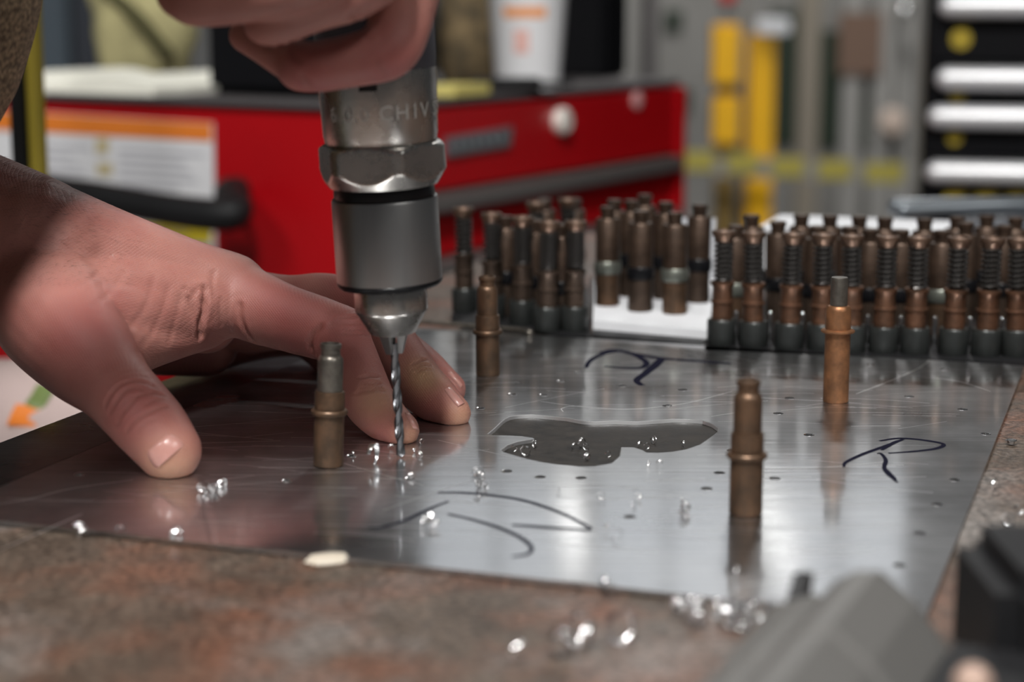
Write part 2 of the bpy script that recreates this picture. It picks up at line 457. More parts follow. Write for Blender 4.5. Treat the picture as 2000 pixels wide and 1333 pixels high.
# ================================================================== SETTING
def struct(o): o['kind'] = 'structure'; return o
mb = MB(); mb.box((-5, -3, -0.06), (6, 12.2, 0)); struct(mb.build('floor', M_FLOOR, smooth=False))
WY = 12.0
mb = MB(); mb.box((-5, WY, 0), (6, WY + 0.2, T + 5.0)); wb = struct(mb.build('wall_back', M_WALL, smooth=False))
mb = MB(); mb.box((-5, -3, T + 5.0), (6, 12.2, T + 5.15)); struct(mb.build('ceiling', M_CEIL, smooth=False))
M_DAY = mat('daylight_panel', (0.6, 0.62, 0.65), 0.6, emit=((0.92, 0.96, 1.0), 0.85))
M_GLOW = mat('frosted_panel', (0.5, 0.5, 0.5), 0.6, emit=((1.0, 0.98, 0.95), 0.31))  # added glow, brightens the mid grey mirrored in the sheet
for k in range(10):     # clerestory glazing on top; unseen glowing lower row added to lift the sheet's reflection
    x0 = -0.6 + 1.15 * (k % 5); z0, z1 = (3.0, 4.9) if k < 5 else (1.0, 2.85)
    mb = MB(); mb.box((x0, WY - 0.03, T + z0), (x0 + 1.0, WY - 0.001, T + z1)); wo = struct(mb.build('window_%d' % (k + 1), M_DAY if k < 5 else M_GLOW, smooth=False))
    for q in (0.0, 0.5, 1.0):
        mb = MB(); mb.box((x0 + q - 0.02, WY - 0.07, T + z0), (x0 + q + 0.02, WY - 0.031, T + z1)); mb.build('mullion', M_GREY, wo, smooth=False)

def luminaire(i, x, y, h, watts):
    z = T + h
    t = thing('ceiling_light', 'long fluorescent luminaire hung over the %s' % (
        ['bench behind the viewpoint', 'far end of the hall, farthest of its row', 'far hall, middle of its row', 'far hall, right of the middle row',
         'far hall by the right side', 'far hall beyond the red tool chest', 'floor behind the person at left', 'floor right of the bench'][i]), 'light', (x, y, z))
    b = MB(); b.box((-0.07, -0.62, 0), (0.07, 0.62, 0.05)); b.build('housing', M_WHITE, t, smooth=False, bevel=0.004)
    b = MB(); b.lathe([(0.0, -0.6), (0.028, -0.6), (0.028, 0.6), (0.0, 0.6)], 12, (-0.03, 0, -0.028), (0, 1, 0), cap=False)
    b.lathe([(0.0, -0.6), (0.028, -0.6), (0.028, 0.6), (0.0, 0.6)], 12, (0.03, 0, -0.028), (0, 1, 0), cap=False)
    b.build('tube', mat('lamp_tube', (1, 1, 1), 0.4, emit=((1.0, 0.99, 0.96), 2.0)), t)
    b = MB()
    for yy in (-0.5, 0.5): b.lathe([(0.004, 0.05), (0.004, 5.0 - h)], 6, (0, yy, 0))
    b.build('suspension_rod', M_GREY, t)
    if not watts: return
    ld = bpy.data.lights.new('lamp', 'AREA'); ld.shape = 'RECTANGLE'; ld.size = 0.3 if i == 0 else 0.22; ld.size_y = 0.4 if i == 0 else 1.2; ld.energy = watts; ld.color = (1.0, 0.985, 0.955)
    lo = bpy.data.objects.new('lamp', ld); col.objects.link(lo); lo.location = (x, y, z - 0.07)
    if i == 0:      # tilted reflector over the bench
        lo.rotation_euler = (R(24), 0, 0)
    if i == 5: lo.rotation_euler = (R(28), 0, 0)  # added fill lamp, tilted away from the bench at the background
for i, a in enumerate(LAMPS): luminaire(i, *a)

# ================================================================== BENCH
left_edge = gnd(0, 855); u_l = uv(left_edge)[0]
bench = thing('steel_bench', 'brown rusty flat steel workbench under the aluminium sheet', 'workbench', (S0.x, S0.y, 0))
MBench = frame((0, 0, 0))
mb = MB(); mb.box((u_l, -0.30, T + BED - 0.014), (0.75, 0.66, T + BED), MBench); mb.build('bench_top', M_RUST, bench, smooth=False, bevel=0.0006)
mb = MB()
for v0 in (-0.28, 0.62): mb.box((u_l + 0.03, v0, T - 0.09), (0.72, v0 + 0.03, T + BED - 0.0141), MBench)
mb.build('apron_rail', M_GREY, bench, smooth=False)
for (uu, vv) in ((u_l + 0.03, -0.28), (0.68, -0.28), (u_l + 0.03, 0.60), (0.68, 0.60)):
    mb = MB(); mb.box((uu, vv, 0.0), (uu + 0.045, vv + 0.045, T - 0.0901), MBench); mb.build('leg', M_GREY, bench, smooth=False, bevel=0.003)

# backing plate under the sheet (shows behind the back edge and through the opening)
mb = MB(); Ms = frame(S0)
mb.box((-SW + 0.03, 0.03, BED), (-0.008, SD + 0.016, -0.0012), Ms)
tag(mb.build('backing_plate', M_PLATE, smooth=False, bevel=0.0004), 'dark steel backing plate seen through the cut-out in the aluminium sheet', 'plate')

# ---- aluminium sheet with cut-out and rivet holes
cut = [(190,467),(215,445),(240,425),(275,390),(310,360),(345,343),(400,333),(500,328),(640,340),(760,352),(860,372),(950,378),(1100,372),(1250,378),(1400,368),(1500,360),
       (1620,362),(1720,370),(1790,395),(1830,425),(1825,450),(1795,475),(1700,540),(1600,575),(1500,592),(1400,600),(1320,598),(1290,580),(1230,561),(1140,562),(1130,622),
       (1075,672),(950,695),(850,697),(720,685),(600,670),(480,645),(390,620),(300,592),(283,578),(330,545),(400,520),(505,503),(520,499),(510,492),(430,481),(330,477),(230,475)]
cut = [gnd(900 + a / 3.636, 720 + b / 3.636) for a, b in cut]
holes_px = [(1060,772),(1095,745),(1215,754),(1333,762),(1542,778),(1303,793),(1520,808),(1580,850),(1776,775),(1925,848),(1700,713),(1845,722),
            (1000,771),(938,798),(1135,934),(1055,932),(990,921),(1405,924),(1513,935),(1865,938),(1832,986),(1798,1043),(1758,1105),(1380,955),(800,936),(155,927),
            (686,891),(1975,860),(1640,770),(1430,880),(1230,1010),(560,940),(1130,728),(1880,800)]
def arc(c, r, n=12): return [(c.x + r*math.cos(2*math.pi*k/n), c.y + r*math.sin(2*math.pi*k/n)) for k in range(n)]
cu = bpy.data.curves.new('sheet_outline', 'CURVE'); cu.dimensions = '2D'; cu.fill_mode = 'BOTH'; cu.extrude = 0.0006
def spl(pts):
    s = cu.splines.new('POLY'); s.points.add(len(pts) - 1)
    for p, q in zip(s.points, pts): p.co = (q[0] - S0.x, q[1] - S0.y, 0, 1)
    s.use_cyclic_u = True
Sc = [S0, S0 + E2*SD, S0 + E2*SD - E1*SW*1.005, S0 - E1*SW]
spl([(p.x, p.y) for p in Sc]); spl([(p.x, p.y) for p in cut])
for q in holes_px: spl(arc(gnd(*q), 0.00125))
tmp = bpy.data.objects.new('tmp', cu); col.objects.link(tmp)
dg = bpy.context.evaluated_depsgraph_get()
me = bpy.data.meshes.new_from_object(tmp.evaluated_get(dg)); bpy.data.objects.remove(tmp)
me.materials.clear(); me.materials.append(M_SHEET); me.name = 'aluminium_sheet'
sheet = bpy.data.objects.new('aluminium_sheet', me); col.objects.link(sheet); sheet.location = (S0.x, S0.y, T - 0.0006)
tag(sheet, 'shiny scratched aluminium sheet with a curved cut-out and rivet holes', 'metal sheet')

ar_ = sum(cut[i-1].x * cut[i].y - cut[i].x * cut[i-1].y for i in range(len(cut)))
mb = MB(); nc = len(cut); vv_ = []
for i in range(nc):
    t_ = (cut[(i+1) % nc] - cut[i-1]); t_.z = 0; t_.normalize(); n_ = Vector((-t_.y, t_.x, 0)) * (1 if ar_ > 0 else -1)   # towards the opening
    p_ = cut[i] - S0; vv_ += [Vector((p_.x, p_.y, 0.00064)) - n_ * 0.0001, Vector((p_.x, p_.y, 0.00052)) + n_ * 0.00012, Vector((p_.x, p_.y, -0.00055)) + n_ * 0.00030]
mb.add(vv_, [q for i in range(nc) for q in ((3*i, 3*((i+1) % nc), 3*((i+1) % nc)+1, 3*i+1), (3*i+1, 3*((i+1) % nc)+1, 3*((i+1) % nc)+2, 3*i+2))])
mb.build('cut_edge', M_SCRATCH, sheet)
def smooth_path(pts, n=6):
    return [(q[0], q[1]) for q in catmull([(Vector((p[0], p[1], 0)), 0.0) for p in pts], n)]
def stroke(mb, pts, wid, z=0.00006, chisel=0.0):
    g = [gnd(*p) for p in smooth_path(pts)]
    n = len(g)
    ws = [wid * (0.55 + 0.45 * math.sin(math.pi * min(1, max(0.02, (i + 0.6) / n)))) for i in range(n)]
    for i in range(n):      # chisel tip: broader when drawn sideways
        t_ = g[min(i+1, n-1)] - g[max(i-1, 0)]; ws[i] *= 1 + chisel * abs(t_.x) / max(1e-6, t_.length)
    mb.ribbon([(p.x - S0.x, p.y - S0.y) for p in g], ws, z + 0.0006)
ink = [
  ('far', [[(1145,719),(1150,708),(1164,698),(1185,690),(1212,687),(1240,694),(1260,706),(1262,713),(1250,719),(1215,719),(1180,716)],
   [(1172,690),(1200,684),(1250,694),(1295,701),(1360,706),(1428,711)], [(1298,700),(1283,714),(1262,729),(1244,743),(1250,751),(1257,753)], [(1290,701),(1278,714),(1258,729)]]),
  ('right', [[(1648,913),(1652,904),(1680,890),(1715,877),(1745,866),(1764,859)], [(1718,862),(1755,857),(1800,860),(1842,868),(1828,877),(1780,883),(1735,886)],
   [(1764,859),(1745,866),(1722,880)], [(1714,886),(1722,888),(1730,900),(1727,914),(1733,926),(1753,943)], [(1727,914),(1742,930),(1750,938)]]),
  ('front', [[(720,1033),(745,1031),(790,1018),(835,996),(876,980)], [(855,963),(900,963),(960,968),(1030,980),(1100,1005),(1153,1032),(1140,1037)],
   [(875,1005),(920,1015),(970,1030),(1015,1050),(1038,1070),(1030,1083),(1000,1088)], [(1150,1036),(1080,1032),(1000,1026)]])]
for nm, L_ in ink:
    mb = MB()
    for s_ in L_: stroke(mb, s_, {'far': 0.0024, 'right': 0.0012, 'front': 0.0011}[nm], 0.00005 + 0.00002 * L_.index(s_), 0.8)
    o = mb.build('marker_writing', M_INK, sheet, smooth=False)
# scratches
mb = MB()
for s_ in ([(1100,805),(1098,798),(1130,794),(1220,800),(1330,790),(1430,765)], [(1672,770),(1730,748),(1790,722),(1815,705)], [(1800,737),(1870,745),(1935,765)],
           [(0,985),(60,975),(140,955),(260,938)], [(0,1075),(80,1040),(160,1005)]):
    stroke(mb, s_, 0.0004, 0.00004)
for k in range(240):
    c = Vector((rnd.uniform(-SW + 0.02, -0.02), rnd.uniform(0.015, SD - 0.02)))
    P = S0 + E1*c.x + E2*c.y
    a = rnd.gauss(0.3, 0.32); ln = rnd.uniform(0.006, 0.05); cv = rnd.uniform(-0.06, 0.06)
    pts = []
    for i in range(7):
        t = i / 6 - 0.5
        q = P + E1 * (ln*t*math.cos(a)) + E2 * (ln*t*math.sin(a) + cv*ln*t*t*4)
        uu, vv = uv(q)
        if -SW + 0.003 < uu < -0.003 and 0.003 < vv < SD - 0.003: pts.append((q.x - S0.x, q.y - S0.y))
    if len(pts) > 3:
        # keep off the cut-out
        def inside(p):
            c_ = False; X, Y = p[0] + S0.x, p[1] + S0.y
            for i in range(len(cut)):
                a_, b_ = cut[i], cut[i-1]
                if (a_.y > Y) != (b_.y > Y) and X < (b_.x - a_.x) * (Y - a_.y) / (b_.y - a_.y) + a_.x: c_ = not c_
            return c_
        if not any(inside(p) for p in pts): mb.ribbon(pts, rnd.uniform(0.00008, 0.00028), 0.00063)
o = mb.build('scratch', M_SCRATCH, sheet, smooth=False); o['kind'] = 'stuff'

for q in holes_px:      # raised bright burr around every drilled hole
    g_ = gnd(*q); b = MB(); b.lathe([(0.00122, 0.0003), (0.00125, 0.00066), (0.0015, 0.00075), (0.00175, 0.00062), (0.0018, 0.0005)], 16, (g_.x - S0.x, g_.y - S0.y, 0), cap=False)
    b.build('hole_burr', M_CHIP0, sheet)
# second sheet on the left, beyond a dark gap
mb = MB(); mb.box((u_l + 0.001, -0.02, BED), (-SW - 0.003, SD + 0.03, -0.0012), frame(S0))
tag(mb.build('side_sheet', M_SHEET2, smooth=False, bevel=0.0004), 'darker scuffed metal sheet left of the gap beside the thumb', 'metal sheet')

# ================================================================== CLECOS standing in the sheet
def cleco_hollow(t, mbody, mup, h=1.0):
    b = MB(); b.lathe([(0.0, 0.0), (4.1, 0.0), (4.45, 0.35), (4.5, 1.2), (4.5, 15.6), (4.45, 16.2), (4.5, 18), (4.5, 22.2), (4.3, 22.9), (3.6, 23.0), (0, 23.0)], 40, cap=False)
    b.v = [p * 0.001 for p in b.v]; body = b.build('body', mbody, t)
    b = MB(); b.lathe([(4.4, 15.7), (5.2, 15.75), (5.55, 16.2), (5.55, 16.9), (5.2, 17.35), (4.4, 17.4)], 40, cap=False); b.v = [p * 0.001 for p in b.v]; b.build('collar', mbody, t)
    b = MB(); b.lathe([(0, 22.6), (3.8, 22.6), (3.85, 23.2), (3.85, 31.8), (3.7, 32.8), (3.25, 33.5), (2.95, 33.8), (0, 33.8)], 40, cap=False); b.v = [p * 0.001 for p in b.v]; b.build('sleeve', mup, t)
    b = MB(); b.lathe([(2.85, 33.5), (2.85, 35.6), (3.2, 36.0), (3.25, 36.8), (3.1, 37.3), (2.75, 37.35), (2.6, 36.8), (2.45, 36.0), (0, 35.9)], 40, cap=False); b.v = [p * 0.001 for p in b.v]; b.build('plunger', mup, t)
    b = MB(); b.lathe([(0, -1.1), (1.1, -1.1), (1.2, 0.02), (0, 0.02)], 12, cap=False); b.v = [p * 0.001 for p in b.v]; b.build('needle_pin', M_STEEL, t)
def cleco_pin(t, mbody, mup):
    b = MB(); b.lathe([(0.0, 0.0), (4.1, 0.0), (4.4, 0.4), (4.4, 1.2), (4.4, 24.0), (4.35, 25), (4.4, 26), (4.4, 32.0), (4.25, 33.1), (3.7, 33.9), (3.1, 34.1), (0, 34.1)], 40, cap=False); b.v = [p * 0.001 for p in b.v]; b.build('body', mbody, t)
    b = MB(); b.lathe([(4.3, 24.5), (5.5, 24.6), (5.85, 24.9), (5.85, 25.3), (5.5, 25.6), (4.3, 25.9)], 40, cap=False); b.v = [p * 0.001 for p in b.v]; b.build('collar', mbody, t)
    b = MB(); b.lathe([(0, 33.8), (2.95, 33.8), (2.95, 43.3), (2.75, 43.9), (0, 44.0)], 32, cap=False); b.v = [p * 0.001 for p in b.v]; b.build('plunger', mup, t)
    b = MB(); b.lathe([(0, -1.1), (1.1, -1.1), (1.2, 0.02), (0, 0.02)], 12, cap=False); b.v = [p * 0.001 for p in b.v]; b.build('needle_pin', M_STEEL, t)
def P2(px, py): p = gnd(px, py); return p
cA = thing('sheet_fastener', 'brown hollow-topped fastener standing nearest the camera, right of the cut-out', 'fastener', P2(1456, 1004), 'fasteners standing in the sheet'); cleco_hollow(cA, M_COPPER2, M_COPPER2)
cB = thing('sheet_fastener', 'fastener with a dark grey upper sleeve standing between thumb and drill bit', 'fastener', P2(641, 910), 'fasteners standing in the sheet', rot=(0, R(2.6), 0.6)); cleco_hollow(cB, M_COPPER2, M_GUN)
cC = thing('sheet_fastener', 'brown hollow-topped fastener standing behind the fingertips near the back edge', 'fastener', P2(953, 733), 'fasteners standing in the sheet', rot=(0, R(-0.5), 1)); cleco_hollow(cC, M_COPPER2, M_COPPER2)
cD = thing('sheet_fastener', 'tall copper fastener with a plain steel pin top and wide thin collar', 'fastener', P2(1632, 785), 'fasteners standing in the sheet'); cleco_pin(cD, M_COPPER, M_GUN)

# ================================================================== DRILL
tip = gnd(783, 895); tip.z = T + 0.0002
AX = Vector((-0.047, -0.035, 1.0)).normalized()
def dh(py):
    lo, hi = 0.0, 0.4
    for _ in range(50):
        mid = (lo + hi) / 2
        if proj(tip + AX * mid)[1] > py: lo = mid
        else: hi = mid
    return lo
drill = thing('air_drill', 'pneumatic hand drill with silver chuck held upright over the aluminium sheet', 'drill', tip)
def dl(name, prof, m, seg=64, rf=None, parent=drill, cap=False):
    b = MB(); b.lathe([(r * 0.001, h) for r, h in prof], seg, tip, AX, rf=rf, cap=cap)
    return b.build(name, m, parent, base=tip)
# twist bit: two-flute section swept with twist
b = MB(); seg = 48; L0, L1 = 0.0, dh(672)
rows = 110; rb = 0.00142
e1 = Vector((0,1,0)).cross(AX).normalized(); e2 = AX.cross(e1)
vv = []; ff = []
for i in range(rows + 1):
    h = L0 + (L1 - L0) * i / rows; tw = h / 0.0175 * 2 * math.pi
    fl = 1.0 if h < dh(712) else max(0.0, 1 - (h - dh(712)) / 0.004)
    tp = min(1.0, 0.12 + h / 0.0011)
    for k in range(seg):
        a = 2*math.pi*k/seg
        c = abs(math.cos(a)); q_ = min(1.0, max(0.0, (abs(math.sin(a)) - 0.62) / 0.25)); g = 1 - 0.40 * fl * q_ * q_ * (3 - 2*q_)
        vv.append(tip + AX*h + (e1*math.cos(a + tw) + e2*math.sin(a + tw)) * rb * g * tp)
for i in range(rows):
    for k in range(seg):
        k2 = (k+1) % seg; ff.append((i*seg+k, i*seg+k2, (i+1)*seg+k2, (i+1)*seg+k))
ff.append(tuple(range(seg))[::-1]); ff.append(tuple(rows*seg+k for k in range(seg)))
b.add(vv, ff); b.build('drill_bit', M_BIT, drill, base=tip, auto=50)
# jaws
for j in range(3):
    b = MB(); a = R(90 + 120*j + 20); dirv = e1*math.cos(a) + e2*math.sin(a); tan = AX.cross(dirv)
    h0, h1 = dh(690), dh(648)
    pts = []
    for (rr0, rr1, ww, h) in ((0.0013, 0.0026, 0.0011, h0), (0.0013, 0.0044, 0.0020, h1)):
        pts += [tip + AX*h + dirv*rr0 - tan*ww*0.6, tip + AX*h + dirv*rr0 + tan*ww*0.6, tip + AX*h + dirv*rr1 + tan*ww, tip + AX*h + dirv*rr1 - tan*ww]
    b.add(pts, [(0,1,2,3),(7,6,5,4),(0,4,5,1),(1,5,6,2),(2,6,7,3),(3,7,4,0)]); b.build('jaw', M_STEEL_D, drill, base=tip, smooth=False)
h655, h612, h566, h548, h390, h372 = dh(651), dh(606), dh(562), dh(546), dh(384), dh(362)
dl('chuck_nose', [(4.0, h655+.0008), (6.2, h655), (7.0, h655+.0004), (10.4, h612-.0006), (10.9, h612), (11.0, h612+.0006), (11.0, h566+.001), (10.2, h548)], M_STEEL)
dl('chuck_ring', [(10, h566+.0006), (14.9, h566+.0008), (15.75, h566+.0016), (15.9, h548), (15.6, h548+.0004)], M_BLACKG)
dl('chuck_sleeve', [(15.5, h548), (15.85, h548+.0003), (15.85, h390-.0008), (15.6, h390-.0001), (15.0, h390), (9, h390)], M_STEEL_D)
dl('neck_ring', [(12, h390-.0005), (14.9, h390), (15.1, h390+.0008), (14.9, h372), (13.6, h372+.0015)], M_BLACKG)
hn0, hn1 = dh(360), dh(278)
def hexr(a, r, h):
    ap = 17.3e-3
    q = (a + R(12)) % R(60) - R(30)
    hx = ap / math.cos(q)
    d0 = (h - hn0); d1 = (hn1 - h)
    cone = min(16.2e-3 + d0 * 0.62, 17.3e-3 + d1 * 1.5)
    return min(hx, cone, 19.1e-3) if r > 0.012 else r
N_ = 26
dl('collar_nut', [(9, hn0)] + [(17, hn0 + (hn1 - hn0) * i / N_) for i in range(N_ + 1)] + [(9, hn1)], M_STEEL, 192, hexr)
hh0, hh1, hb = dh(290), dh(152), dh(137)
dl('gear_housing', [(12, hn1-.0005), (16.2, hn1-.0002), (16.6, hn1+.0008), (16.7, hn1+.002), (16.9, hn1+.0024), (17.3, hh1-.004), (17.55, hh1), (17.4, hb+.0005), (12, hb+.0006)], M_STEEL)
dl('motor_body', [(12, hb-.0006), (17.0, hb-.0004), (17.35, hb+.0004), (17.6, hb+.004), (17.8, hb+.03), (18.5, hb+.06), (18.5, hb+.085), (16, hb+.094), (9, hb+.098), (0, hb+.098)], M_TOOLBLACK)
# engraving on the housing
def engrave(txt, py, size, a0, span, r, jit):
    fc = bpy.data.curves.new('t', 'FONT'); fc.body = txt; fc.size = size; fc.extrude = 0.0; fc.align_x = 'CENTER'; fc.space_character = 1.12
    fc.fill_mode = 'FRONT'; fc.resolution_u = 2
    o = bpy.data.objects.new('t', fc); col.objects.link(o); d = bpy.context.evaluated_depsgraph_get()
    me = bpy.data.meshes.new_from_object(o.evaluated_get(d)); bpy.data.objects.remove(o)
    bm = bmesh.new(); bm.from_mesh(me)
    bmesh.ops.subdivide_edges(bm, edges=bm.edges[:], cuts=1)
    bmesh.ops.triangulate(bm, faces=bm.faces[:])
    h = dh(py)
    for v in bm.verts:
        a = a0 + v.co.x / r
        rr = 0.0169 + (v.co.y + h - hn1) / (hh1 - hn1) * 0.0006 + 0.00016
        p = tip + AX*(h + v.co.y) + (e1*math.cos(a) + e2*math.sin(a)) * rr
        v.co = p - tip
    bm.to_mesh(me); bm.free(); me.materials.clear(); me.materials.append(mat('engraving', (0.48, 0.46, 0.43), 0.6, 0.3))
    q = bpy.data.objects.new('engraved_lettering', me); col.objects.link(q); q.parent = drill
# direction facing the camera, as an angle around the axis
vcam = (CO - tip); ac = math.atan2(vcam.dot(e2), vcam.dot(e1))
engrave('6,0,0 CH1V S9', 226, 0.0062, ac + 0.26, 1, 0.0172, 0)
b = MB()
for (a0, py, wd, hg) in ((-0.16, 161, 0.0026, 0.0011),):
    h = dh(py); a = ac + a0; rr = 0.0176
    c = tip + AX*h + (e1*math.cos(a) + e2*math.sin(a)) * rr; tn = AX.cross(e1*math.cos(a) + e2*math.sin(a)); nr = e1*math.cos(a) + e2*math.sin(a)
    pts = [c + tn*sx*wd + AX*sz*hg + nr*sn*0.0004 for sn in (-1, 1) for sx, sz in ((-1,-1),(1,-1),(1,1),(-1,1))]
    b.add(pts, [(0,3,2,1),(4,5,6,7),(0,1,5,4),(1,2,6,5),(2,3,7,6),(3,0,4,7)])
b.build('locking_tab', M_BLACK, drill, base=tip, smooth=False)
# pistol grip, reaching back over the hand
b = MB(); g0 = tip + AX*(hb + 0.045)
b.tube([(g0, (0.014, 0.017)), (g0 + Vector((-0.026, -0.002, 0.008)), (0.013, 0.017)), (g0 + Vector((-0.046, -0.006, 0.034)), (0.013, 0.016)), (g0 + Vector((-0.062, -0.010, 0.075)), (0.014, 0.017))], 24, 8, flat=(0, 0, 1))
b.build('handle', M_TOOLBLACK, drill, base=tip)
b = MB(); tr = tip + AX*(hb + 0.022)
b.tube([(tr + Vector((-0.015, 0, 0)), 0.004), (tr + Vector((-0.028, 0, 0.001)), 0.004), (tr + Vector((-0.034, 0, 0.006)), 0.003)], 12, 4); b.build('trigger', M_BLACK, drill, base=tip)

# ================================================================== PERSON
def merged(parts_mb, voxel, iters, lam=0.5):
    me = bpy.data.meshes.new('raw'); me.from_pydata(parts_mb.v, [], parts_mb.f)
    bm = bmesh.new(); bm.from_mesh(me); bmesh.ops.recalc_face_normals(bm, faces=bm.faces); bm.to_mesh(me); bm.free()
    o = bpy.data.objects.new('raw', me); col.objects.link(o)
    md = o.modifiers.new('r', 'REMESH'); md.mode = 'VOXEL'; md.voxel_size = voxel; md.adaptivity = 0
    d = bpy.context.evaluated_depsgraph_get()
    out = bpy.data.meshes.new_from_object(o.evaluated_get(d))
    bpy.data.objects.remove(o); bpy.data.meshes.remove(me)
    n = len(out.vertices); V = np.empty(n * 3, np.float32); out.vertices.foreach_get('co', V); V = V.reshape(-1, 3).astype(float)
    E = np.empty(len(out.edges) * 2, np.int32); out.edges.foreach_get('vertices', E); E = E.reshape(-1, 2)
    deg = np.bincount(E.ravel(), minlength=n).astype(float)[:, None]
    def step(V, k):
        A = np.zeros_like(V)
        for c in range(3):
            A[:, c] = np.bincount(E[:, 0], V[E[:, 1], c], n) + np.bincount(E[:, 1], V[E[:, 0], c], n)
        return V + k * (A / np.maximum(deg, 1) - V)
    for i in range(iters):
        V = step(V, lam); V = step(V, -0.45 * lam / 0.5)
    out.vertices.foreach_set('co', V.astype(np.float32).ravel()); out.update()
    return out, V, E

def chain(mb, pts, seg=20, n=8, **k):
    mb.tube([(at(p[0], p[1], p[2]), p[3] * 0.001) for p in pts], seg, n, **k)

hand = MB()
# forearm and wrist (elbow lies left of the frame)
elbowL = Vector((-0.385, 0.68, T + 0.115)); shoulderL = Vector((-0.245, 0.745, T + 0.405))
hand.tube([(shoulderL, 0.043), (shoulderL.lerp(elbowL, 0.5), 0.046), (elbowL + Vector((-.005, 0, .02)), 0.042), (elbowL.lerp(at(0, 487, .612), 0.3) + Vector((0, 0, -.004)), 0.043), (elbowL.lerp(at(0, 487, .612), 0.7), 0.034), (at(0, 480, .612), 0.0282), (at(90, 515, .606), 0.0265)], 28, 10)
# thumb
chain(hand, [(72, 545, .600, 21), (112, 618, .585, 20.2), (168, 694, .566, 16.2), (221, 752, .553, 12.2), (258, 793, .545, 11.4), (300, 840, .537, 10.8), (331, 880, .530, 9.6)])
chain(hand, [(300, 842, .5375, 9.8), (333, 888, .529, 8.6)])
# metacarpals
chain(hand, [(70, 490, .606, 25), (230, 520, .612, 18.5), (360, 548, .618, 14.5), (448, 570, .622, 13.6)])
chain(hand, [(80, 480, .632, 22), (300, 530, .64, 16), (480, 592, .65, 12.8)])
chain(hand, [(90, 510, .655, 20), (300, 570, .665, 15), (490, 630, .674, 12.0)])
chain(hand, [(110, 560, .672, 18), (300, 620, .685, 14.5), (440, 662, .692, 11.5)])
# hypothenar and palm heel
chain(hand, [(110, 600, .645, 18), (250, 650, .662, 15), (400, 672, .676, 12.5)])
chain(hand, [(120, 560, .612, 20), (260, 590, .622, 15), (400, 625, .634, 12)])
# muscle and web between thumb and index
chain(hand, [(135, 612, .590, 19), (230, 592, .600, 17), (330, 588, .609, 14.5), (420, 592, .617, 12.8)])
chain(hand, [(180, 640, .583, 16), (270, 625, .597, 14), (350, 615, .608, 12), (415, 605, .617, 11.5)])
chain(hand, [(170, 640, .585, 16), (260, 640, .598, 12), (335, 630, .608, 10), (405, 612, .617, 10)])
chain(hand, [(215, 690, .572, 11), (280, 675, .589, 8.5), (345, 655, .604, 8), (400, 635, .614, 8.5)])
# index
chain(hand, [(440, 572, .622, 13.4), (500, 600, .617, 12.3), (560, 622, .611, 11.2), (620, 640, .606, 10.6), (668, 656, .602, 9.8)])
chain(hand, [(655, 650, .603, 9.9), (678, 690, .597, 9.4), (703, 745, .588, 8.9), (722, 785, .581, 8.5), (752, 818, .575, 7.6), (783, 841, .570, 6.0)])
# middle
chain(hand, [(478, 592, .65, 12.4), (560, 595, .648, 10.6), (630, 590, .645, 10), (700, 600, .640, 10), (730, 620, .636, 9.6)])
chain(hand, [(715, 605, .638, 9.8), (755, 660, .628, 9.4), (790, 712, .617, 9.1), (820, 752, .609, 8.8), (855, 785, .602, 8.0), (884, 807, .597, 6.2)])
# ring
chain(hand, [(490, 630, .674, 11.8), (600, 625, .672, 10), (700, 620, .668, 9.6)])
chain(hand, [(700, 620, .668, 9.6), (765, 675, .655, 8.8), (820, 718, .643, 8.3), (850, 742, .637, 7.4), (878, 760, .632, 5.9)])
# little finger
chain(hand, [(440, 662, .692, 11), (540, 655, .696, 8.8), (600, 660, .694, 8.4), (650, 700, .682, 7.6), (690, 725, .672, 6.2)])
# ---- right hand gripping the drill
wristR = at(430, -330, .488); elbowR = Vector((-0.30, 0.385, T + 0.27)); shoulderR = Vector((-0.27, 0.37, T + 0.42))
wristR = Vector((-0.112, 0.448, T + 0.172)); elbowR = Vector((-0.25, 0.325, T + 0.255)); shoulderR = Vector((-0.30, 0.36, T + 0.47))
hand.tube([(shoulderR, 0.044), (shoulderR.lerp(elbowR, 0.5), 0.046), (elbowR + Vector((.004, 0, .02)), 0.043), (elbowR.lerp(wristR, 0.35), 0.041), (elbowR.lerp(wristR, 0.75), 0.031), (wristR, 0.0245)], 28, 10)
chain(hand, [(430, -330, .480, 24), (560, -230, .487, 24), (700, -150, .500, 17)])
hand.tube([(wristR, 0.0245), (at(470, -290, .482), 0.025)], 24, 4)
chain(hand, [(450, -250, .480, 22), (560, -150, .487, 18), (640, -90, .490, 13)])
chain(hand, [(400, -220, .482, 20), (470, -120, .490, 14), (480, -60, .492, 11)])
# lower finger: knuckle at right, middle joint below, tip to the left
chain(hand, [(720, -170, .505, 13), (790, -70, .512, 10.5), (785, 20, .512, 9.2), (772, 75, .510, 8.6)])
chain(hand, [(778, 55, .511, 8.6), (757, 98, .508, 8.1), (690, 118, .506, 7.3), (620, 130, .505, 7.0), (588, 130, .506, 6.9)])
chain(hand, [(600, 132, .506, 6.9), (560, 112, .510, 6.0), (515, 88, .516, 5.2), (478, 70, .521, 4.6)])
# finger above it
chain(hand, [(700, -150, .492, 12), (740, -80, .494, 10), (690, -25, .492, 8.6), (610, 10, .492, 7.2), (545, 38, .493, 6.8), (520, 42, .496, 6.4)])
# upper finger
chain(hand, [(640, -100, .486, 11), (590, -45, .482, 9.2), (480, -18, .482, 8.3), (390, -6, .484, 7.8), (355, -12, .487, 6.8)])
# trunk-side ends inside the shirt
BEST, V, E = merged(hand, 0.00105, 16)
n = len(V)
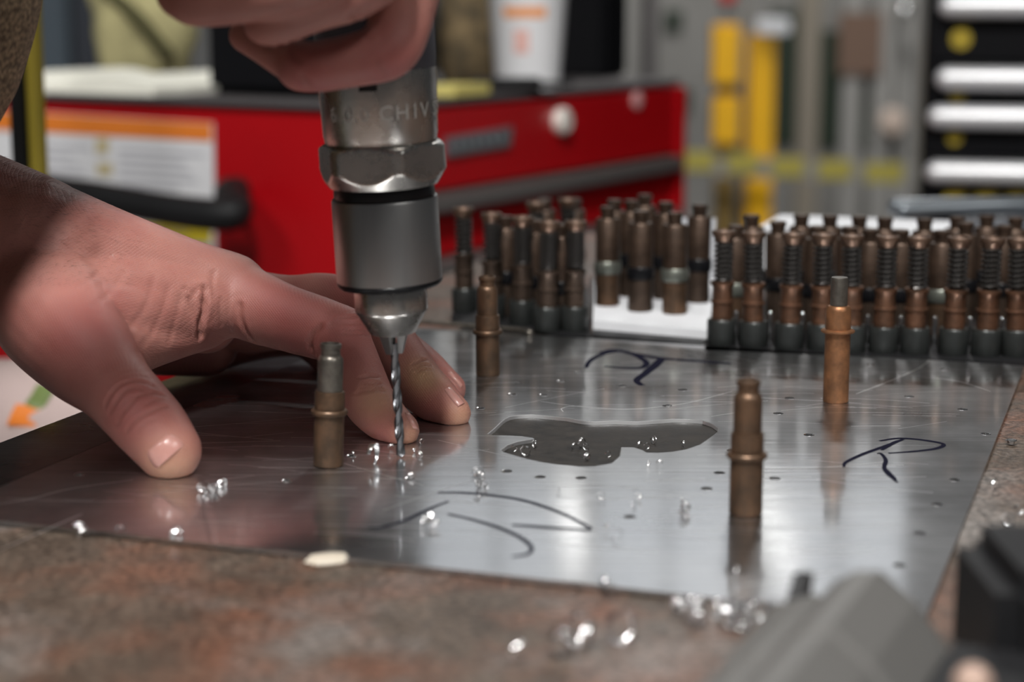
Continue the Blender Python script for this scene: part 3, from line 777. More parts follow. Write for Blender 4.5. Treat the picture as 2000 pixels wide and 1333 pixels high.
# creases projected onto the surface
bvh = BVHTree.FromPolygons([tuple(p) for p in V], [tuple(p.vertices) for p in BEST.polygons])
def hit(px, py):
    d = ray(px, py).normalized(); r = bvh.ray_cast(CO, d)
    return r
NR = np.empty(n * 3, np.float32); BEST.vertex_normals.foreach_get('vector', NR) if hasattr(BEST, 'vertex_normals') else None
NR = NR.reshape(-1, 3).astype(float)
disp = np.zeros(n); toneR = np.zeros(n); toneY = np.zeros(n); toneD = np.zeros(n)
def seg_dist(Pts, poly):
    d = np.full(len(Pts), 9.0)
    for a, b_ in zip(poly[:-1], poly[1:]):
        ab = b_ - a; L2 = max(1e-12, ab @ ab)
        t = np.clip(((Pts - a) @ ab) / L2, 0, 1)
        q = a + t[:, None] * ab
        d = np.minimum(d, np.linalg.norm(Pts - q, axis=1))
    return d
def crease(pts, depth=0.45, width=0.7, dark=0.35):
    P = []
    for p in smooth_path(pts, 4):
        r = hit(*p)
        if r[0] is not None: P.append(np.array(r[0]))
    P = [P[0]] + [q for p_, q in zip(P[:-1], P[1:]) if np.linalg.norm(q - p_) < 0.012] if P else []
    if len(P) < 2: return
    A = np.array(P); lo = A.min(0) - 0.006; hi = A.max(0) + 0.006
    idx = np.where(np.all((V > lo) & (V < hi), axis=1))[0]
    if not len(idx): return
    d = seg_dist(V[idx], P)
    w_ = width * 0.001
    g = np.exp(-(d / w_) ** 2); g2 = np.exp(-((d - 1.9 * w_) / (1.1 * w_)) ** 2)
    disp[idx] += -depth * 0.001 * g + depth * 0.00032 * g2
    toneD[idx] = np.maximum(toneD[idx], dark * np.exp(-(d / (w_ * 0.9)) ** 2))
def patch(px, py, rad, arr, amt):
    r = hit(px, py)
    if r[0] is None: return
    d = np.linalg.norm(V - np.array(r[0]), axis=1)
    arr += amt * np.exp(-(d / (rad * 0.001)) ** 2)
z3 = lambda L_: [(180 + a / 4.1667, 640 + b / 4.1667) for a, b in L_]
z4 = lambda L_: [(360 + a / 4.165, 430 + b / 4.165) for a, b in L_]
z5 = lambda L_: [(580 + a / 3.508, 580 + b / 3.508) for a, b in L_]
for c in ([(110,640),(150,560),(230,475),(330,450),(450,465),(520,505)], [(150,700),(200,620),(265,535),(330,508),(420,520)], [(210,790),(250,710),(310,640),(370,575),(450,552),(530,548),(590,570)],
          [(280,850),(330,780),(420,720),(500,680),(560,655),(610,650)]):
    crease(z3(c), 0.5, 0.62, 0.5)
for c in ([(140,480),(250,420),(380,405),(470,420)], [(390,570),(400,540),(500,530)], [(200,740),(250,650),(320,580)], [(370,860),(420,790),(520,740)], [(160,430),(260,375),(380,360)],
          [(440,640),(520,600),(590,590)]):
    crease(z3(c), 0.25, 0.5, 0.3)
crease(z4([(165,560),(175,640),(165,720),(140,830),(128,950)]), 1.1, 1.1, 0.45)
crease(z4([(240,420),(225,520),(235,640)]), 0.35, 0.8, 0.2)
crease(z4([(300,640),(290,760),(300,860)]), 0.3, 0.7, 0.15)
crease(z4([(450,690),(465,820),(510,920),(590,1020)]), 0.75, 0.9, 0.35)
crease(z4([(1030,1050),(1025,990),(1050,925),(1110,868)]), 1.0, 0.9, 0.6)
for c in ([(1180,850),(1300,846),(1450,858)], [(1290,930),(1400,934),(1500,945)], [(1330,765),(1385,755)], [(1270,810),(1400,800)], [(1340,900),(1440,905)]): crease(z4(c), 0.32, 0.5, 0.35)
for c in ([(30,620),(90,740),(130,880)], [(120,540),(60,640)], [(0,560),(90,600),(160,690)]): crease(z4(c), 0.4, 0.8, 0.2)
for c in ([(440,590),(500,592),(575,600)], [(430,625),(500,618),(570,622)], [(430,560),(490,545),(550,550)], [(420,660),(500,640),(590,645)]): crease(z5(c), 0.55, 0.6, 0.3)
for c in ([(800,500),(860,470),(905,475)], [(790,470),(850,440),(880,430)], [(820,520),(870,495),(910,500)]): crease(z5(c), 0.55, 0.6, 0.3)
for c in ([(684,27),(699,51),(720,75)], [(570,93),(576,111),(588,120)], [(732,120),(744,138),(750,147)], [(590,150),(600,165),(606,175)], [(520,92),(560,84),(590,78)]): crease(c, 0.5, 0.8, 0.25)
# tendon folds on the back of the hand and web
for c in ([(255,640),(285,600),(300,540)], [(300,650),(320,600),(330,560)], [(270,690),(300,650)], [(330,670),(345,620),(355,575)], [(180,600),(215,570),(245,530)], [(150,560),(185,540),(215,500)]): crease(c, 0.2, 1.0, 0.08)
# knuckle bulges
def bulge(px, py, rad, amt):
    r = hit(px, py)
    if r[0] is None: return
    d = np.linalg.norm(V - np.array(r[0]), axis=1); disp[:] += amt * 0.001 * np.exp(-(d / (rad * 0.001)) ** 2)
bulge(690, 622, 7, 0.8); bulge(300, 850, 8, -0.2); bulge(255, 770, 9, 0.7); bulge(140, 640, 12, 0.6); bulge(620, 545, 8, 0.6); bulge(275, 640, 10, -0.7); bulge(372, 625, 9, -0.4)
for q in ((690, 640, 12), (680, 560, 9), (560, 600, 14), (250, 800, 12), (150, 640, 18), (740, 840, 9), (830, 790, 10), (760, 130, 12), (600, 160, 9)): patch(q[0], q[1], q[2], toneR, 0.6)
for q in ((735, 785, 7), (820, 725, 7), (830, 745, 6), (330, 925, 9), (800, 855, 5), (900, 815, 6)): patch(q[0], q[1], q[2], toneY, 0.5)
V2 = V + NR * disp[:, None]
low = (V2[:, 2] < T + 0.00015) & (V2[:, 0] > -0.2); V2[low, 2] = T + 0.00015
BEST.vertices.foreach_set('co', V2.astype(np.float32).ravel())
# coarse trunk, neck and head joined into the same mesh (covered by shirt and trousers up to the collar)
tr = MB()
hips = Vector((-0.66, 0.545, T - 0.02)); chest = Vector((-0.42, 0.555, T + 0.33)); neckb = Vector((-0.315, 0.555, T + 0.49)); headc = Vector((-0.245, 0.555, T + 0.645))
tr.tube([(hips, (0.15, 0.10)), (hips.lerp(chest, 0.5), (0.14, 0.095)), (chest, (0.15, 0.10)), (neckb, (0.09, 0.06))], 28, 8, flat=(0.8, 0, -0.6))
tr.tube([(neckb + Vector((-.02, 0, -.03)), 0.055), (neckb.lerp(headc, 0.6), 0.052)], 24, 5)
tr.tube([(shoulderL, 0.045), (chest + Vector((0.03, 0, 0.09)), 0.06), (shoulderR, 0.045)], 24, 8)
tr.ball(headc, (0.095, 0.073, 0.115), 28, Matrix.Rotation(R(35), 3, 'Y'))
tr.ball(headc + Vector((0.035, 0, -0.06)), (0.06, 0.055, 0.06), 24)
fd = Vector((0.82, 0, -0.57)); fu = Vector((0.57, 0, 0.82))
tr.tube([(headc + fd*0.088 + fu*0.015, 0.008), (headc + fd*0.108 - fu*0.012, 0.012)], 12, 4)
for s_ in (-1, 1):
    tr.ball(headc + Vector((0, s_*0.072, 0)) - fu*0.005, (0.02, 0.010, 0.032), 14)
    tr.ball(headc + fd*0.078 + Vector((0, s_*0.030, 0)) + fu*0.02, 0.012, 12)
tr.tube([(headc + fd*0.088 - fu*0.045 + Vector((0, -.022, 0)), 0.006), (headc + fd*0.094 - fu*0.045, 0.008), (headc + fd*0.088 - fu*0.045 + Vector((0, .022, 0)), 0.006)], 10, 4)
trm, TV, TE = merged(tr, 0.005, 4)
bm = bmesh.new(); bm.from_mesh(BEST); bm.from_mesh(trm)
body_me = bpy.data.meshes.new('person'); bm.to_mesh(body_me); bm.free()
ca = body_me.color_attributes.new('tone', 'FLOAT_COLOR', 'POINT')
full = np.zeros((len(body_me.vertices), 4), np.float32); full[:, 3] = 1
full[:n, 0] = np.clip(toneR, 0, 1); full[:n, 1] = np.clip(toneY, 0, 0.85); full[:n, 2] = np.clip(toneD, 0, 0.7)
ca.data.foreach_set('color', full.ravel())
body_me.polygons.foreach_set('use_smooth', [True] * len(body_me.polygons))
body_me.materials.append(M_SKIN)
PB = Vector((-0.66, 0.555, 0.0))
bc = np.empty(len(body_me.vertices) * 3, np.float32); body_me.vertices.foreach_get('co', bc); bc = bc.reshape(-1, 3); bc -= np.array(PB, np.float32); body_me.vertices.foreach_set('co', bc.ravel())
person = bpy.data.objects.new('person', body_me); col.objects.link(person); person.location = PB
tag(person, 'person in a khaki shirt pressing the sheet with one hand and gripping the drill', 'person')
bvh = BVHTree.FromPolygons([tuple(p) for p in V2], [tuple(p.vertices) for p in BEST.polygons])
# nails: curved plates lying on the fingertips
def nail(corners, nu=9, nv=9, lift=0.00025, bow=0.0005):
    """corners px: root-left, root-right, tip-right, tip-left"""
    c = corners; g = []; nn = []
    for i in range(nu):
        for j in range(nv):
            u = i / (nu-1); v = j / (nv-1)
            # rounded outline
            uu = 0.5 + (u - 0.5) * (1 - 0.22 * (2*v - 1) ** 4 * (1 if v < .5 else 0.5))
            vv_ = v
            x = (1-uu)*((1-vv_)*c[0][0] + vv_*c[3][0]) + uu*((1-vv_)*c[1][0] + vv_*c[2][0])
            y = (1-uu)*((1-vv_)*c[0][1] + vv_*c[3][1]) + uu*((1-vv_)*c[1][1] + vv_*c[2][1])
            r = hit(x, y)
            if r[0] is None: return
            g.append(r[0]); nn.append(r[1])
    for i in range(nu):
        for j in range(nv):
            if (j and (g[i*nv+j] - g[i*nv+j-1]).length > 0.003) or (i and (g[i*nv+j] - g[(i-1)*nv+j]).length > 0.003): return
    v = []; f = []
    nm = sum(nn, Vector()).normalized()
    for i in range(nu):
        for j in range(nv):
            k = i*nv + j; edge = (i in (0, nu-1)) or j == 0
            v.append(g[k] + nm * (lift + (0 if edge else bow * math.sin(math.pi*i/(nu-1)))))
    m = len(v)
    v += [p - nm * 0.0007 for p in v]
    for i in range(nu-1):
        for j in range(nv-1):
            a = i*nv+j; f.append((a, a+1, a+nv+1, a+nv)); f.append((m+a, m+a+nv, m+a+nv+1, m+a+1))
    for i in range(nu-1):
        for j in (0, nv-1): a = i*nv+j; f.append((a, a+nv, m+a+nv, m+a))
    for j in range(nv-1):
        for i in (0, nu-1): a = i*nv+j; f.append((a, a+1, m+a+1, m+a))
    b = MB(); b.add(v, f); b.build('fingernail', M_NAIL, person, base=PB, auto=60)
nail([(284, 884), (332, 845), (362, 868), (304, 918)])
nail([(789, 806), (800, 808), (818, 842), (806, 836)])
nail([(866, 762), (880, 756), (908, 788), (893, 796)])
nail([(872, 729), (881, 726), (903, 752), (899, 759)])
# khaki shirt with sleeves, trousers, boots, hair
def thick(mb, name, m, voxel, it, fold=0.0):
    me_, VV, EE = merged(mb, voxel, it)
    if fold:
        N2 = np.empty(len(VV)*3, np.float32); me_.vertex_normals.foreach_get('vector', N2); N2 = N2.reshape(-1, 3)
        dd = np.array([noise.noise(Vector(p) * 14) for p in VV]) * fold
        me_.vertices.foreach_set('co', (VV + N2 * dd[:, None]).astype(np.float32).ravel())
    cc = np.empty(len(VV)*3, np.float32); me_.vertices.foreach_get('co', cc); cc = cc.reshape(-1, 3) - np.array(PB, np.float32); me_.vertices.foreach_set('co', cc.ravel())
    me_.polygons.foreach_set('use_smooth', [True]*len(me_.polygons)); me_.materials.clear(); me_.materials.append(m); me_.name = name
    o = bpy.data.objects.new(name, me_); col.objects.link(o); o.parent = person; return o
sh = MB()
sh.tube([(hips, (0.175, 0.125)), (hips.lerp(chest, 0.5), (0.172, 0.125)), (chest, (0.178, 0.122)), (neckb + Vector((-.02, 0, -.02)), (0.095, 0.065))], 32, 8, flat=(0.8, 0, -0.6))
sh.ball((-0.292, 0.548, T + 0.182), (0.162, 0.105, 0.155), 40)
sh.tube([(hips + Vector((0.05, 0, 0.05)), 0.13), (Vector((-0.34, 0.53, T + 0.22)), 0.12), (chest, 0.13)], 28, 6)
sh.tube([(shoulderL + Vector((-.03, -.02, 0)), 0.072), (shoulderL.lerp(elbowL, 0.45), 0.064), (shoulderL.lerp(elbowL, 0.86) + Vector((.008, 0, .012)), 0.060)], 32, 10, caps=1)
sh.tube([(shoulderR + Vector((-.02, .02, 0)), 0.068), (shoulderR.lerp(elbowR, 0.4), 0.060), (shoulderR.lerp(elbowR, 0.72), 0.057)], 32, 10, caps=1)
sh.tube([(shoulderL, 0.07), (chest + Vector((0.02, 0, 0.08)), 0.085), (shoulderR, 0.07)], 28, 8)
thick(sh, 'shirt', M_KNIT, 0.004, 4, 0.006)
M_TROUSER = mat('trouser_cloth', (0.16, 0.14, 0.09), 0.9, var=(30, 0.3))
tb = MB()
tb.tube([(hips + Vector((-.03, 0, .03)), (0.172, 0.125)), (hips + Vector((-.04, 0, -.12)), (0.18, 0.13))], 28, 5, flat=(1, 0, 0))
for s_ in (-1, 1):
    tb.tube([(hips + Vector((-.04, s_*0.09, -.12)), 0.095), (Vector((-0.67, 0.545 + s_*0.10, 0.50)), 0.07), (Vector((-0.70, 0.545 + s_*0.11, 0.12)), 0.06)], 24, 8)
thick(tb, 'trousers', M_TROUSER, 0.008, 4, 0.004)
for s_ in (-1, 1):
    bo = MB(); bo.tube([(Vector((-0.73, 0.545 + s_*0.11, 0.045)), (0.042, 0.045)), (Vector((-0.66, 0.545 + s_*0.115, 0.05)), (0.046, 0.05)), (Vector((-0.52, 0.545 + s_*0.125, 0.038)), (0.045, 0.038))], 20, 6, flat=(0, 0, 1))
    bo.build('boot', M_BLACK, person, base=PB)
hr = MB(); hr.ball(headc + Vector((-0.014, 0, 0.014)), (0.092, 0.078, 0.112), 24, Matrix.Rotation(R(35), 3, 'Y')); hr.build('hair', mat('hair', (0.03, 0.02, 0.014), 0.7, bump=(300, 0.6, 0.002)), person, base=PB)
# short arm hairs
hb_ = MB(); hr2 = random.Random(3)
for k in range(2000):
    px = hr2.uniform(0, 330); py = hr2.uniform(300, 560)
    r = hit(px, py)
    if r[0] is None: continue
    p0 = r[0]; nrm = r[1]
    if hr2.random() < (px - 60) / 240: continue
    tdir = Vector((0.6, hr2.uniform(-0.3, 0.5), -0.2)); tdir = (tdir - nrm*tdir.dot(nrm)).normalized()
    ln = hr2.uniform(0.0008, 0.0022)
    pts = [p0 + nrm*0.0001*0, p0 + nrm*ln*0.28 + tdir*ln*0.45, p0 + nrm*ln*0.35 + tdir*ln]
    hb_.tube([(pts[0], 0.000022), (pts[1], 0.000018), (pts[2], 0.000008)], 3, 2, caps=0)
o = hb_.build('arm_hair', mat('arm_hair', (0.02, 0.012, 0.008), 0.5), person, base=PB); o['kind'] = 'stuff'

# ================================================================== RACKED FASTENERS BEHIND THE SHEET
def spring_fastener(name, mcap, mbody, mtube, tube_h=10.4):
    t = thing(name, 'x', 'fastener', (0, 0, -5))
    s = lambda b: setattr(b, 'v', [p * 0.001 for p in b.v])
    b = MB(); b.lathe([(0, 0), (5.2, 0), (5.35, 0.5), (5.35, 9.6), (4.9, 10.4), (3.9, 10.4)], 24, cap=False, rf=lambda a, r, h: r * (1 - 0.035 * (math.cos(a * 6) > 0.2))); s(b); b.build('grip_tube', mtube, t)
    b = MB(); b.lathe([(3.4, 9.0), (3.75, 9.0), (3.75, 16.8), (4.25, 17.2), (4.25, 18.0), (3.75, 18.4), (3.75, 23.4), (4.3, 24.4), (4.45, 25.2), (4.3, 25.9), (3.0, 25.9), (0, 25.6)], 24, cap=False); s(b); b.build('body', mbody, t)
    b = MB(); pts = []; turns = 8
    for i in range(turns * 10 + 1):
        a = 2*math.pi*i/10; pts.append((Vector((3.1*math.cos(a), 3.1*math.sin(a), 26.2 + 16.0*i/(turns*10))), 0.72))
    b.tube(pts, 6, 1, caps=0); s(b); b.build('spring', M_SPRING, t)
    b = MB(); b.lathe([(0, 25.7), (2.5, 25.7), (2.5, 42.4), (0, 42.4)], 10, cap=False); s(b); b.build('rod', M_SPRING, t)
    b = MB(); b.lathe([(0, 42.2), (3.3, 42.2), (3.6, 43.4), (4.3, 44.6), (4.4, 46.0), (4.1, 46.6), (3.3, 46.7), (2.9, 46.2), (0, 46.2)], 24, cap=False); s(b); b.build('cap', mcap, t)
    return t
def plain_fastener(name, m1, m2, m3):
    t = thing(name, 'x', 'fastener', (0, 0, -5))
    s = lambda b: setattr(b, 'v', [p * 0.001 for p in b.v])
    b = MB(); b.lathe([(0, 0), (4.6, 0), (4.9, 0.4), (4.9, 14.2), (3.5, 14.4)], 24, cap=False); s(b); b.build('body', m1, t)
    b = MB(); b.lathe([(3.5, 14.0), (5.3, 14.2), (5.6, 15.0), (5.6, 19.0), (5.2, 19.8), (3.5, 19.9)], 24, cap=False); s(b); b.build('collar', m2, t)
    b = MB(); b.lathe([(0, 19.5), (4.9, 19.5), (4.9, 38.0), (4.4, 38.8), (3.0, 39.0)], 24, cap=False); s(b); b.build('sleeve', m3, t)
    b = MB(); b.lathe([(2.8, 38.8), (2.8, 41.5), (3.2, 42), (3.2, 43.6), (2.8, 44.0), (0, 43.8)], 20, cap=False); s(b); b.build('plunger', m3, t)
    return t
M_DKBR = mat('dark_brown_metal', (0.085, 0.058, 0.043), 0.42, 0.7, var=(180, 0.5))
M_CAPB2 = mat('sleeve_brown', (0.085, 0.054, 0.038), 0.42, 0.7, var=(180, 0.5))
M_CAPBR = mat('cap_brown', (0.135, 0.083, 0.058), 0.42, 0.7, var=(180, 0.4))
M_RACKC = mat('rack_copper', (0.135, 0.062, 0.034), 0.42, 0.65, var=(180, 0.5), col2=(0.06, 0.034, 0.022), rvar=0.1)  # rack copper, cap and sleeve browns darkened for the dimmer light there
pr1 = spring_fastener('spring_fastener', M_CAPBR, M_RACKC, M_TUBE)
pr2 = spring_fastener('spring_fastener', M_CAPBR, M_DKBR, M_TUBE)
pr3 = plain_fastener('plain_fastener', M_COPPER2, M_ZINC, M_CAPB2)
pr4 = plain_fastener('plain_fastener', M_DKBR, M_BLACKG, M_CAPB2)
used = set()
def put(proto, px, py, label, group, z=BED, rz=None, P=None):
    p = P if P is not None else gnd(px, py, z)
    rot = (R(rnd.uniform(-1.2, 1.2)), R(rnd.uniform(-1.2, 1.2)), rnd.uniform(0, 6.28))
    if proto.name not in used:
        used.add(proto.name); proto.location = p; proto.rotation_euler = rot; proto['label'] = label; proto['group'] = group; return proto
    return dup(proto, p, label, rot, group)
for p_ in (pr1, pr2, pr3, pr4): p_.scale = (1.10, 1.10, 1.0)
ORD = ['first', 'second', 'third', 'fourth', 'fifth', 'sixth', 'seventh', 'eighth', 'ninth', 'tenth', 'eleventh', 'twelfth']
ZR = 0.0
# right front row
for i, (px, py) in enumerate([(1408,672),(1471,676),(1540,680),(1604,682),(1662,685),(1724,687),(1786,689),(1860,691),(1924,693),(1984,694),(2044,696)]):
    put(pr1, px, py, 'copper fastener with black spring, %s from left in right front row' % ORD[i], 'sprung fasteners in the right rack, front row', z=ZR)
# row behind on the right
for i, (px, py) in enumerate([(1430,640),(1518,628),(1590,642),(1650,644),(1696,650),(1752,652),(1835,655),(1880,632),(1950,640),(2010,650)]):
    put(pr4 if i % 3 else pr3, px, py, 'brown plain fastener, %s from left in right second row' % ORD[i], 'plain fasteners in the right rack, second row', z=ZR)
for i, (px, py) in enumerate([(1468,612),(1560,610),(1620,612),(1672,614),(1720,618),(1800,622),(1860,616),(1920,612),(1975,618)]):
    put(pr4, px, py, 'brown plain fastener, %s from left in right third row' % ORD[i], 'plain fasteners in the right rack, third row', z=ZR)
# left group
for i, (px, py) in enumerate([(908,607),(962,622),(1020,632),(1068,646),(1122,645)]):
    put(pr2, px, py, 'dark fastener with black spring, %s from left in left front row' % ORD[i], 'dark sprung fasteners left of the white tray', z=ZR)
for i, (px, py) in enumerate([(990,600),(1040,610),(1098,622)]):
    put(pr4, px, py + 14, 'short dark fastener, %s from the left between the two sprung rows on the left' % ORD[i], 'short dark fasteners on the left', z=ZR)
for i, (px, py) in enumerate([(1064,566),(1108,580),(1118,566),(1045,590)]):
    put(pr2 if i % 2 else pr4, px, py, 'dark fastener at the back of the left group, %s of four' % ['leftmost but one', 'third from left', 'rightmost', 'leftmost'][i], 'dark fasteners at the back of the left group', z=ZR)
# middle group on the white tray
TRZ = 0.004
for i, (px, py) in enumerate([(1186,596),(1250,607),(1318,612),(1200,576),(1232,578),(1297,583),(1362,590),(1256,562)]):
    put(pr3 if i in (0, 2, 3) else pr4, px, py, 'brown fastener with %s collar on the white tray, %s' % ('a grey-green' if i in (0, 2, 3) else 'a dark',
        ['front row left', 'front row middle', 'front row right', 'second row first from left', 'second row second from left', 'second row third from left', 'second row fourth from left', 'rearmost'][i]), 'fasteners standing on the white tray', z=TRZ)
# racks under the rows: dark strips, top level with the sheet
def strip(name, label, cat, pts, z0, z1, m):
    b = MB(); g = [gnd(*p, z1) for p in pts]; nn = len(g)
    b.add([(p.x, p.y, T + z0) for p in g] + [(p.x, p.y, T + z1) for p in g], [tuple(range(nn))[::-1], tuple(range(nn, 2*nn))] + [(i, (i+1) % nn, nn + (i+1) % nn, nn + i) for i in range(nn)])
    c = sum(g, Vector()) / nn; c.z = T + z0
    o = b.build(name, m, base=c, smooth=False); return tag(o, label, cat)
strip('fastener_rack', 'low black rack bar under the copper sprung fasteners at right', 'rack', [(1375, 684), (2090, 712), (2090, 585), (1400, 583)], BED, ZR, M_BLACK)
strip('fastener_rack', 'low black rack bar under the dark fasteners at left, by the red chest', 'rack', [(880, 628), (1155, 660), (1150, 560), (895, 556)], BED, ZR, M_BLACK)
tray = thing('white_tray', 'shallow white card tray between the two groups of fasteners', 'tray', gnd(1265, 620, 0.0001))
strip('fastener_rack', 'low black mat under the white tray, between the two racks', 'rack', [(1157, 654), (1374, 673), (1398, 545), (1153, 542)], BED, 0.0, M_BLACK)
b = MB(); g = [gnd(1158, 626, TRZ), gnd(1385, 645, TRZ), gnd(1396, 548, TRZ), gnd(1162, 545, TRZ)]
b.add([(p.x, p.y, T + 0.0001) for p in g] + [(p.x, p.y, T + TRZ) for p in g], [(3,2,1,0),(4,5,6,7)] + [(i, (i+1) % 4, 4+(i+1) % 4, 4+i) for i in range(4)])
b.build('tray_floor', M_WHITE, tray, base=tray.location, smooth=False)
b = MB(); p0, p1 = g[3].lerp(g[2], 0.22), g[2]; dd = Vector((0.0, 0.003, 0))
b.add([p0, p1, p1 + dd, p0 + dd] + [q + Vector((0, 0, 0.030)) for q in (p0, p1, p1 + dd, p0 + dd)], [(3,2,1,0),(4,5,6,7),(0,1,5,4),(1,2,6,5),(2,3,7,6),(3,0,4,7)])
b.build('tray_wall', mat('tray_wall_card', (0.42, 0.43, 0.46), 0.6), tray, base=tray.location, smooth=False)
for i, px in enumerate((1437, 1503, 1566, 1632, 1693, 1757, 1824, 1893, 1955)):
    p_ = gnd(px, 668 + (px - 1437) * 0.03, ZR); b = MB(); b.lathe([(0, 0), (0.0011, 0), (0.0012, 0.0006), (0.0012, 0.012), (0.0008, 0.0128), (0, 0.013)], 14, p_, cap=False)
    tag(b.build('steel_pin', M_CHROME, base=p_), 'thin bright steel pin between the front right fasteners, %s from the left' % ORD[i], 'pin', 'bright pins between the right fasteners')
# steel rod lying behind the back edge of the sheet
b = MB(); ra, rb_, rc, rd = gnd(690, 622, 0.001), gnd(845, 632, 0.001), gnd(1000, 644, 0.001), gnd(1034, 651, 0.001)
b.tube([(ra, 0.001), (rb_, 0.001), (rc, 0.001), (rd, 0.0016)], 12, 6); b.v = [p + Vector((0, 0, -0.0010)) for p in b.v]
b.v = [Vector((p.x, p.y, p.z + 0.0012)) for p in b.v]
tag(b.build('steel_rod', M_GUN, base=rb_), 'thin steel rod with a bright end lying along the back edge of the sheet', 'rod')

# ================================================================== THINGS AT THE BACK OF THE BENCH
def sheet_of(name, label, cat, pts, z, m, th=0.0006):
    b = MB(); g = [gnd(*p, z) for p in pts]; nn = len(g)
    b.add([(p.x, p.y, T + z - th) for p in g] + [(p.x, p.y, T + z) for p in g], [tuple(range(nn))[::-1], tuple(range(nn, 2*nn))] + [(i, (i+1) % nn, nn + (i+1) % nn, nn + i) for i in range(nn)])
    c = sum(g, Vector()) / nn; c.z = T + z - th
    return tag(b.build(name, m, base=c, smooth=False), label, cat)
sheet_of('paper_sheet', 'white paper sheet lying at the back of the bench, right of the white tray', 'paper', [(1405, 545), (1800, 560), (1760, 455), (1500, 445)], BED + 0.0008, M_WHITE)
bx = thing('white_carton', 'white card carton standing behind the right rows of fasteners', 'box', gnd(1600, 540, BED + .0008))
b = MB(); Mx = frame(Vector((0.125, 0.93, T + BED + 0.0009)))
b.box((0, 0, 0), (0.095, 0.06, 0.023), Mx); b.build('carton_body', M_WHITE, bx, base=bx.location, smooth=False, bevel=0.001)
b = MB(); b.box((-0.001, -0.001, 0.0232), (0.096, 0.061, 0.025), Mx); b.build('lid', M_WHITE, bx, base=bx.location, smooth=False, bevel=0.0006)
# grey tool case with clear tools on it
cs = thing('tool_case', 'dark grey plastic tool case at the back of the bench, before the black cabinet', 'case', Vector((0.30, 1.02, T + BED)))
b = MB(); Mc = frame(cs.location); b.box((-0.05, -0.06, 0.0), (0.22, 0.10, 0.014), Mc); b.build('case_base', M_BLACKG, cs, base=cs.location, smooth=False, bevel=0.003)
b = MB(); b.box((-0.05, -0.06, 0.0145), (0.22, 0.10, 0.020), Mc); b.build('case_lid', mat('smoke_plastic', (0.10, 0.11, 0.13), 0.2), cs, base=cs.location, smooth=False, bevel=0.003)
b = MB()
for k in (0.01, 0.14): b.box((k, -0.066, 0.009), (k + 0.025, -0.0602, 0.018), Mc)
b.build('latch', M_GREY, cs, base=cs.location, smooth=False, bevel=0.001)
zc = T + BED + 0.0205
M_TOOLGREY = mat('tool_grey', (0.13, 0.145, 0.16), 0.3, 0.6)
pl = thing('pliers', 'grey pliers lying across the dark tool case', 'pliers', (0.24, 1.02, zc))
pa = at(1600, 386, 1.0); 
b = MB(); q0 = Vector((0.215, 1.03, zc + 0.005)); b.tube([(q0, 0.005), (q0 + Vector((0.05, -0.01, 0.002)), 0.0045), (q0 + Vector((0.085, -0.005, 0.001)), 0.006)], 12, 5); b.build('handle', M_TOOLGREY, pl, base=pl.location)
b = MB(); b.tube([(q0 + Vector((0.0, -0.022, 0)), 0.005), (q0 + Vector((0.05, -0.018, 0.002)), 0.0045), (q0 + Vector((0.085, -0.010, 0.001)), 0.006)], 12, 5); b.build('handle', M_TOOLGREY, pl, base=pl.location)
b = MB(); b.tube([(q0 + Vector((0.083, -0.008, 0.001)), (0.010, 0.005)), (q0 + Vector((0.105, -0.006, 0.001)), (0.009, 0.005)), (q0 + Vector((0.135, 0.0, 0)), (0.003, 0.003))], 14, 5, flat=(0, 0, 1)); b.build('jaw', M_TOOLGREY, pl, base=pl.location)
for k, (dx, dy) in enumerate([(0.13, -0.045), (0.10, -0.055), (0.155, -0.05)]):
    p = Vector((0.235 + dx * 0.6, 1.0 + dy * 0.6, zc)); b = MB()
    b.lathe([(0, 0), (0.006, 0), (0.007, 0.001), (0.007, 0.008), (0.0065, 0.010), (0.004, 0.0102), (0.004, 0.005), (0, 0.005)], 6 if k else 20, p)
    tag(b.build('steel_socket', M_CHROME, base=p), ['round chrome socket', 'six-sided steel nut, left one', 'six-sided steel nut, right one'][k] + ' on the dark tool case', 'socket', 'small bright parts on the tool case')

# ================================================================== RED TOOL CHEST
C0 = Vector((-0.094, 1.35, 0)); dR = Vector((math.cos(R(59)), math.sin(R(59)), 0)); dL = Vector((-math.sin(R(59)), math.cos(R(59)), 0))
MC = frame(C0, dR, dL); TOPZ = T + 0.063
chest_t = thing('tool_chest', 'bright red enamel tool chest with drawers behind the bench', 'tool chest', C0)
LR, LD = 0.502, 0.46
b = MB(); b.box((0.004, 0.012, 0.12), (LR, LD, TOPZ - 0.006), MC); b.build('case_body', M_RED, chest_t, base=C0, smooth=False, bevel=0.003)
b = MB(); b.box((-0.002, 0.004, TOPZ - 0.0059), (LR + 0.004, LD + 0.004, TOPZ), MC); b.build('top_mat', M_GREYM, chest_t, base=C0, smooth=False, bevel=0.002)
nR = -dL; nL = -dR
pR = C0 + dL * 0.004; pL = C0 + dR * 0.004
def loc(P): d = P - C0; return d.dot(dR), d.dot(dL), P.z
zt = loc(onplane(1000, 352, pR, nR))[2]; zt_b = loc(onplane(1000, 372, pR, nR))[2]
zdraw = [TOPZ - 0.008, zt, zt - 0.052, zt - 0.125, zt - 0.21, zt - 0.32, 0.16]
